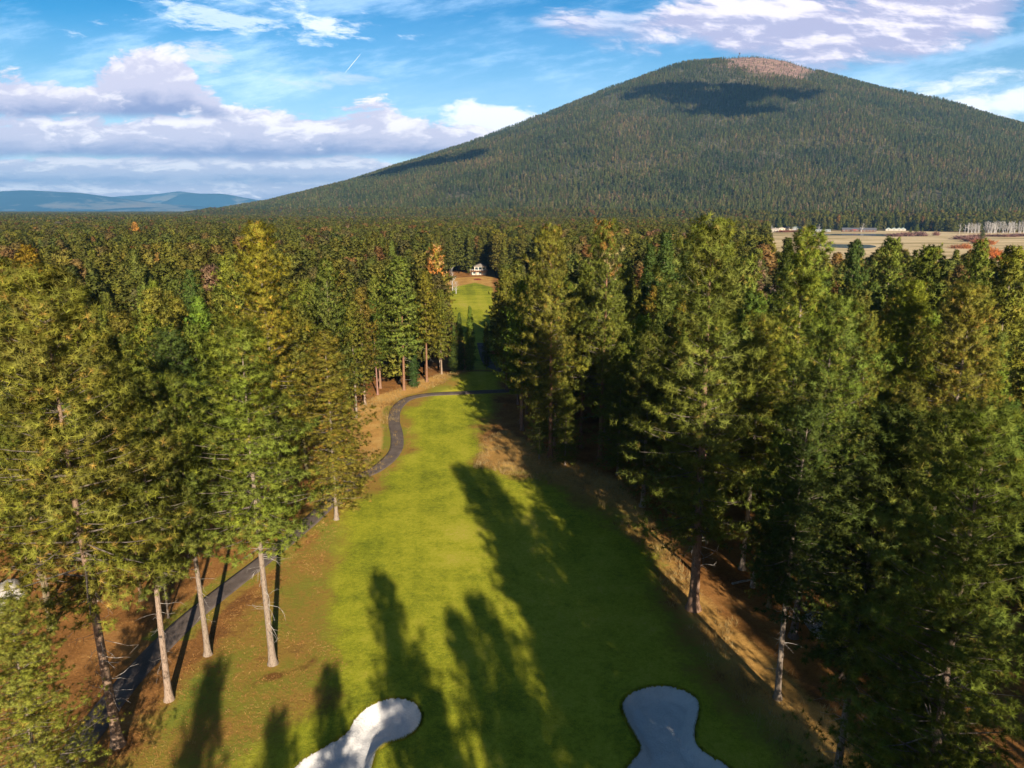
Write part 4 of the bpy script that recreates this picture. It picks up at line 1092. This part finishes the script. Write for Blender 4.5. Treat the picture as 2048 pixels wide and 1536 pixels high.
# near two-storey house at the end of the fairway
hx, hy = g(960, 550)
r = link('house', None); r.location = (hx, hy, 0); r.scale = (.86, .86, .86); tag(r, 'two-storey beige house with deck at the far end of the fairway', 'house')
b = MB(); b.box(-6, 4.5, 0, 9, -.3, 3.0); b.build('lower_wall', M_wallw, r)
b = MB(); b.box(-4.2, 4.5, .5, 9, 3.3, 6.2); b.build('upper_wall', M_wall, r)
rf = gable(8.7, 8.5, 6.2, 2.0, .7, False); rf.build('roof', M_roof, r).location = (.15, 4.75, 0)
b = MB(); b.box(-7.2, 5.5, -2.6, .49, 3.0, 3.25); dk = b.build('deck', M_deck, r)
b = MB()
for q in np.linspace(-7.1, 5.4, 9): b.box(q - .05, q + .05, -2.58, -2.48, 3.25, 4.2)
b.box(-7.15, 5.45, -2.60, -2.46, 4.2, 4.3); b.build('railing', M_trim, dk)
for q in (-7.0, -2.5, 1.8, 5.3): b = MB(); b.box(q - .1, q + .1, -2.55, -2.35, -.2, 3.0); b.build('deck_post', M_deck, dk)
for (a, c, z0, z1, yy) in [(-3.6, -1.4, 3.6, 5.6, .5), (-1.0, 1.4, 3.5, 5.7, .5), (1.9, 4.0, 3.6, 5.6, .5), (-5, -3.4, .9, 2.3, 0), (-.8, 1.2, .9, 2.3, 0)]:
    b = MB(); b.box(a - .12, c + .12, yy - .06, yy - .01, z0 - .12, z1 + .12); wn = b.build('window', M_trim, r)
    b = MB(); b.box(a, c, yy - .09, yy - .065, z0, z1); b.build('pane', M_glass, wn)
HG = 'buildings across the meadow'
house(1527, 461, 14, 6.5, M_walld, M_roofb, 'tall brown-walled house at the left end of the buildings across the meadow', 2.6, 2, HG, chim=True)
house(1545, 464, 22, 4.8, M_wallw, M_roofb, 'bright cream lodge at the left end of the meadow edge', 2.4, 4, HG, chim=True)
house(1563, 461, 12, 4.5, M_wall, M_roofb, 'small tan house just right of the cream lodge', 2.2, 2, HG, ridge_x=False)
house(1577, 460, 13, 4.5, M_wall, M_roofd, 'small dark-roofed house second right of the cream lodge', 2.2, 2, HG)
house(1594, 460, 26, 4.2, M_wallg, M_roofg, 'long grey-green roofed building with many windows', 2.6, 6, HG)
house(1645, 463, 28, 3.2, M_wallg, M_roofg, 'long low grey building partly behind the sharp-tipped pine', 1.2, 6, HG)
house(1700, 463, 30, 3.5, M_walld, M_roofd, 'dark lodge with a red and white front left of the white bare tree', 3.6, 4, HG)
house(1735, 463, 30, 3.2, M_walld, M_roofd, 'dark wide-roofed lodge right of the white bare tree', 3.8, 5, HG)
for px, lab in ((1776, 'leftmost'), (1787, 'second'), (1797, 'third'), (1805, 'rightmost')):
    house(px, 461, 10, 2.8, M_wallw, M_roofg, '%s of four small cabins with pale sloping roofs on the green bank' % lab, 3.0, 1, HG, ridge_x=False, name='cabin', depth=8)
x, y = g(1718, 463); b = MB(); b.box(-9, 4, -7.5, -7.2, 3.0, 3.7); tag(b.build('awning_sign', M_red, None, loc=(x - 9, y, 0)), 'long red fascia band in front of the dark lodge', 'awning')
# water
def pond(poly, label):
    Pp = catmull(gp(poly), 5); me = bpy.data.meshes.new('water'); me.from_pydata([(a, b, .05) for a, b in Pp], [], [tuple(range(len(Pp)))]); me.materials.append(M_water); me.update()
    tag(link('water', me), label, None, None, 'structure')
pond([(1600, 469), (1680, 467.6), (1760, 467.8), (1830, 470), (1850, 472), (1790, 473), (1720, 471.2), (1660, 470.6)], 'narrow stream along the far side of the meadow')
pond([(1640, 489), (1690, 488.6), (1740, 490), (1752, 494), (1725, 497), (1680, 495.5), (1645, 493.5)], 'small blue pond in the near meadow')
# summit lookout tower
def march(px, py):
    u, w = uw(px, py); Ys = np.linspace(1400, 5200, 3000); P = np.c_[u * Ys, Ys]; z = CAMZ + w * Ys
    h = mtn_h(P); k = np.argmax(h > z); return P[k, 0], P[k, 1], z[k]
def peak_z(x, y): return float(mtn_h(np.array([[x, y]]))[0])
u, w = uw(1479, 110); ty = PK[1] - 30; tx = u * ty; tz = peak_z(tx, ty)
r = link('lookout_tower', None); r.location = (tx, ty, tz - 2); tag(r, 'tiny dark lookout tower on the bare mountain summit', 'tower')
lb = MB()
for sx in (-1, 1):
    for sy in (-1, 1): lb.tube([(sx * 4, sy * 4, 0), (sx * 2.2, sy * 2.2, 24)], [.5, .45], 5)
for z_ in (6, 12, 18):
    q = 4 - z_ / 24 * 1.8
    for s in (-1, 1): lb.box(-q, q, s * q - .25, s * q + .25, z_ - .25, z_ + .25); lb.box(s * q - .25, s * q + .25, -q, q, z_ + .3, z_ + .8)
lb.build('frame', M_steel, r)
b = MB(); b.box(-3.2, 3.2, -3.2, 3.2, 24.2, 28.5); b.build('cabin', M_steel, r)
gable(6.4, 6.4, 28.5, 2.2, .6).build('roof', M_roofd, r)

# ------------------------------------------------------------------ real clouds high over the land in front of the mountain (their shadows lie on it)
import bmesh
def cloud_obj(px, py, wpx, hpx, t, seed):
    x, y, z = march(px, py); c = np.array([x, y, z]) + SUN * t
    sc = y / F; r = np.random.default_rng(seed); bm = bmesh.new()
    for k in range(60):
        o = np.array([r.uniform(-1, 1), r.uniform(-1, 1)]); 
        if o @ o > 1: continue
        rr = wpx * sc * .5 * r.uniform(.12, .26) * (1.2 - abs(o[0]) * .6)
        # axes: east, and the up-slope direction facing the sun
        p = np.array([o[0] * wpx * sc * .5, o[1] * hpx * sc * .45 * -.35, o[1] * hpx * sc * .5 * .9])
        v = bmesh.ops.create_icosphere(bm, subdivisions=2, radius=rr)['verts']
        for q in v:
            w_ = np.array(q.co); w_[2] *= .42; w_ *= 1 + .16 * math.sin(w_[0] * .09 + k) * math.cos(w_[1] * .08 + k)
            q.co = w_ + p
    me = bpy.data.meshes.new('cloud'); bm.to_mesh(me); bm.free(); me.materials.append(M_cloud)
    o = link('cloud', me); o.location = c; tag(o, None, None, None, 'structure')
cloud_obj(1400, 190, 260, 150, 3300, 1)
cloud_obj(1545, 190, 170, 80, 3350, 2)
cloud_obj(1330, 176, 130, 70, 3350, 5)
cloud_obj(1450, 218, 170, 110, 3300, 3)
cloud_obj(835, 335, 230, 110, 4300, 4)
# contrail
p0 = np.array([uw(690, 146)[0], 1, uw(690, 146)[1]]) * 12000 + [0, 0, 40]; p1 = np.array([uw(722, 107)[0], 1, uw(722, 107)[1]]) * 13000 + [0, 0, 40]
b = MB(); pp = [p0 + (p1 - p0) * t for t in np.linspace(0, 1, 9)]; b.tube(pp, [1, 2, 3, 3.4, 3, 3.4, 3, 2.4, 1], 6)
tag(b.build('contrail', M_contrail, None, True), 'short thin white contrail high in the blue sky above the left forest', 'contrail')

# ------------------------------------------------------------------ air
b = MB(); b.box(-16000, 16000, -1200, 24500, -9, 1130)
hz = b.build('haze', [], None); tag(hz, None, None, None, 'stuff')
mh = bpy.data.materials.new('air'); mh.use_nodes = True; nt = mh.node_tree; nt.nodes.clear()
pv = nt.nodes.new('ShaderNodeVolumePrincipled'); pv.inputs['Density'].default_value = 4.2e-5; pv.inputs['Color'].default_value = (.24, .56, 1.0, 1); pv.inputs['Anisotropy'].default_value = .0
om = nt.nodes.new('ShaderNodeOutputMaterial'); nt.links.new(pv.outputs[0], om.inputs['Volume']); hz.data.materials.append(mh)

# ------------------------------------------------------------------ world: Nishita sky and clouds
W = bpy.data.worlds.new('World'); C.world = W; W.use_nodes = True; nt = W.node_tree; nt.nodes.clear(); X.nt = nt
DIM[0] = '2D'; sky = nt.nodes.new('ShaderNodeTexSky'); sky.sky_type = 'NISHITA'; sky.sun_disc = False; sky.sun_elevation = SUN_EL; sky.sun_rotation = math.atan2(SUN[0], SUN[1])
sky.air_density = 1.0; sky.dust_density = .4; sky.ozone_density = 2.0
tc = nt.nodes.new('ShaderNodeTexCoord'); dx, dy, dz = sep(X(tc.outputs['Generated']))
ya = dy.abs().max(.05); u = dx / ya; w = dz / ya
skyc = hsv(X(sky.outputs[0]), .504, 1.8, .98)
CB = .70; SKS = .058
def U01(u): return (u + .8) / 1.6
U = (u + .8) / 1.6
warp = noise(xyz(u, w * 2.2, 0.0), 5.0, 4) - .5
warp2 = noise(xyz(u, w * 2.2, 7.0), 14.0, 5) - .5
def cv(k, o=0.0, du=0.0, dw=0.0): return xyz(u + warp * .10 + warp2 * .03 + (du + o), (w * k + warp * .06 + warp2 * .04 + (dw + o * 1.7)))
SC = 1 / SKS
def tocol(c, k=1.0): return mix(1.0, c, (SC * k, SC * k, SC * k), 'MULTIPLY')
bright = (.98, .92, .95); midc = (.60, .58, .72); darkc = (.24, .29, .50)
def row(base, tops, amp, o, k=2.6, sc=8.0, bn=.012, bk=1.0):
    top = ramp(U, [(U01(a), b_) for a, b_ in tops], 'EASE')
    nn = noise(cv(k, o), sc, 10, .62) - .5
    ns = noise(cv(k, o, .010, .030), sc, 7, .60) - .5
    fine = noise(cv(k * 1.2, o + 2), sc * 4.5, 7, .65) - .5
    big = noise(xyz(u + o, o, 0.0), 4.0, 4, .6) - .5
    edge = top + nn * amp * 3.2 + fine * amp * .9 + big * amp * 1.2 - w
    b0 = big * bn * 2 + nn * bn + base
    a = edge.sstep(0.0, amp * .45) * (w - b0).sstep(-.003, .012)
    hf = ((w - b0) / (top + nn * amp * 2.5 - b0).max(.006))
    sh = hf * .85 + (nn - ns) * 3.4 + nn * .9 + fine * .6 - .05
    col = mix(sh.sstep(.38, 1.1), mix((hf * 1.7 + nn * 1.6 + fine * .6).sstep(.05, .85), darkc, midc), tuple(c * bk for c in bright))
    return a, col
rows = []
rows.append(row(.004, [(-.8, .044), (-.45, .042), (-.2, .046), (-.1, .036), (-.02, .016), (.1, 0)], .010, 5.1, 5.0, 11.0, .003, 1.05))
rows.append(row(.030, [(-.8, .070), (-.35, .072), (-.22, .070), (-.13, .058), (-.04, .02), (.1, 0)], .014, 3.3, 4.0, 9.0, .004, .98))
rows.append(row(.064, [(-.8, .126), (-.62, .124), (-.45, .130), (-.32, .142), (-.2, .136), (-.12, .122), (-.03, .104), (.05, .10), (.2, .08)], .026, 1.7, 2.8, 8.0, .006, 1.0))
rows.append(row(.116, [(-.8, .180), (-.70, .172), (-.62, .180), (-.56, .178), (-.50, .200), (-.43, .198), (-.40, .165), (-.36, .13), (-.31, .05)], .034, .4, 2.2, 7.5, .006, .92))
col = skyc
ci = noise(xyz(u * 1.1 + w * 1.6, w * 6.0 - u * 1.2, 0.3), 3.2, 9, .66)
cim = (ci - .44).sstep(0.0, .30) * ramp(U, [(0.0, .40), (.35, .50), (.5, .36), (.8, .30), (1, .4)], 'EASE')
bands = ramp(w.max(0.0) * 3.0, [(0, .62), (.25, .60), (.42, .46), (.60, .22), (.8, .05), (1, .0)], 'EASE')
col = mix(((cim + bands * (ci * 1.0 + .4)).clamp() * .85), col, tuple(SC * c for c in (.50, .66, .86)))
n3 = noise(xyz(u * 1.0 + w * 1.3 + warp * .09 + warp2 * .03, w * 3.2 + warp * .06, 2.2), 6.0, 10, .63) - .5
n3s = noise(xyz(u * 1.0 + w * 1.3 + warp * .09 + warp2 * .03 + .01, w * 3.2 + warp * .06 + .035, 2.2), 6.0, 7, .6) - .5
lowe = ramp(U, [(U01(.02), .235), (U01(.12), .215), (U01(.2), .215), (U01(.30), .185), (U01(.40), .172), (U01(.50), .176), (U01(.60), .200), (U01(.68), .245)], 'EASE')
hie = ramp(U, [(U01(.0), .215), (U01(.05), .240), (U01(.10), .250), (U01(.15), .235), (U01(.22), .262), (U01(.4), .285), (U01(.6), .290), (U01(.7), .26)], 'EASE')
aR = ((w - lowe) + n3 * .12).sstep(-.010, .026) * ((hie - w) + n3 * .16).sstep(-.006, .022) * ramp(U, [(U01(.0), .0), (U01(.07), .8), (U01(.14), .55), (U01(.20), .95), (U01(.6), 1.0), (U01(.69), .0)], 'EASE')
aR = aR * (n3 + .62).sstep(.04, .36)
shR = ((w - lowe) * 5.0 + n3 * 2.2 + (n3 - n3s) * 4.0 + .08)
cR = mix(shR.sstep(.0, .95), (.42, .42, .60), (.86, .80, .88))
n4 = noise(xyz(u * .9 + warp * .08 + warp2 * .03, w * 3.0 + warp2 * .03, 4.4), 7.0, 10, .62) - .5
n5 = noise(xyz(u * 1.4 + w * 2.0 + warp * .1, w * 5.0 + warp2 * .05, 6.4), 7.0, 10, .68) - .5
def blob(cu, cw, ru, rw, n, amp, k, lo=.0, hi=1.0): return ((1.0 - ((u - cu) / ru).abs().pow(2.0) - ((w - cw) / rw).abs().pow(2.0)) * .6 + n * amp).sstep(lo, hi) * k
for a, cc in ((blob(-.34, .238, .20, .030, n5, 5.0, .60, .2), (.80, .88, .99)), (blob(-.22, .236, .07, .018, n5, 5.0, .6, .1), (.84, .88, .98)),
              (blob(-.25, .165, .06, .012, n5, 4.0, .5, .1), (.62, .68, .86)), (blob(-.40, .195, .09, .03, n5, 5.0, .7, .1), (.66, .69, .86)),
              (blob(.70, .142, .19, .046, n4, 3.4, .92, .0, .8), (.90, .92, 1.0)), (blob(-.02, .105, .10, .030, n4, 4.2, .95, .0, .6), (.88, .90, .99))):
    col = mix(a.clamp(), col, tuple(SC * q * .78 for q in cc))
col = mix(aR.clamp(), col, tocol(cR, .72))
for a, cc in rows: col = mix(a.clamp(), col, tocol(cc, CB))
bg = nt.nodes.new('ShaderNodeBackground'); bg.inputs['Strength'].default_value = SKS
nt.links.new(col.s, bg.inputs[0])
# the clouds lie only in the northern quarter, low over the land: elsewhere the sky is clear
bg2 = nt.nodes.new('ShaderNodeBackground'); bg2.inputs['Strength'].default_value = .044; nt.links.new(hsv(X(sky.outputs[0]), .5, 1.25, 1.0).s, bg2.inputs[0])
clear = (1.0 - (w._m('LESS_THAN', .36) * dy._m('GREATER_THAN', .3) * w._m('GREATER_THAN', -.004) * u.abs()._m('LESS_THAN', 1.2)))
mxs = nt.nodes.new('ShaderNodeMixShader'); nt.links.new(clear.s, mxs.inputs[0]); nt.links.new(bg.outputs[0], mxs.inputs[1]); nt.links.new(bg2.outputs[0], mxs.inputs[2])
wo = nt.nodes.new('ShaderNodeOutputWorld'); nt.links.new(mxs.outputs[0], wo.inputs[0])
W.cycles.sampling_method = 'MANUAL'; W.cycles.sample_map_resolution = 512

# ------------------------------------------------------------------ sun, camera, view
sd = bpy.data.lights.new('sun', 'SUN'); sd.energy = 5.0; sd.angle = rad(.5); sd.color = (1.0, .89, .70)
so = bpy.data.objects.new('sun', sd); COL.objects.link(so)
from mathutils import Vector
so.rotation_euler = Vector(SUN).to_track_quat('Z', 'Y').to_euler(); so.location = (30, -60, 80)
cd = bpy.data.cameras.new('camera'); cam = bpy.data.objects.new('camera', cd); COL.objects.link(cam); C.camera = cam
cd.sensor_width = 36; cd.lens = 36 * F / 2048; cd.clip_start = .5; cd.clip_end = 100000
cam.location = (0, 0, CAMZ); cam.rotation_euler = (PI / 2 - TH, 0, 0)
vs = C.view_settings; vs.view_transform = 'Standard'; vs.look = 'None'; vs.exposure = 1.0; vs.gamma = 1
C.render.resolution_x = 1024; C.render.resolution_y = 768
try:
    C.cycles.transparent_max_bounces = 8; C.cycles.max_bounces = 5; C.cycles.diffuse_bounces = 3; C.cycles.volume_bounces = 0
except Exception: pass
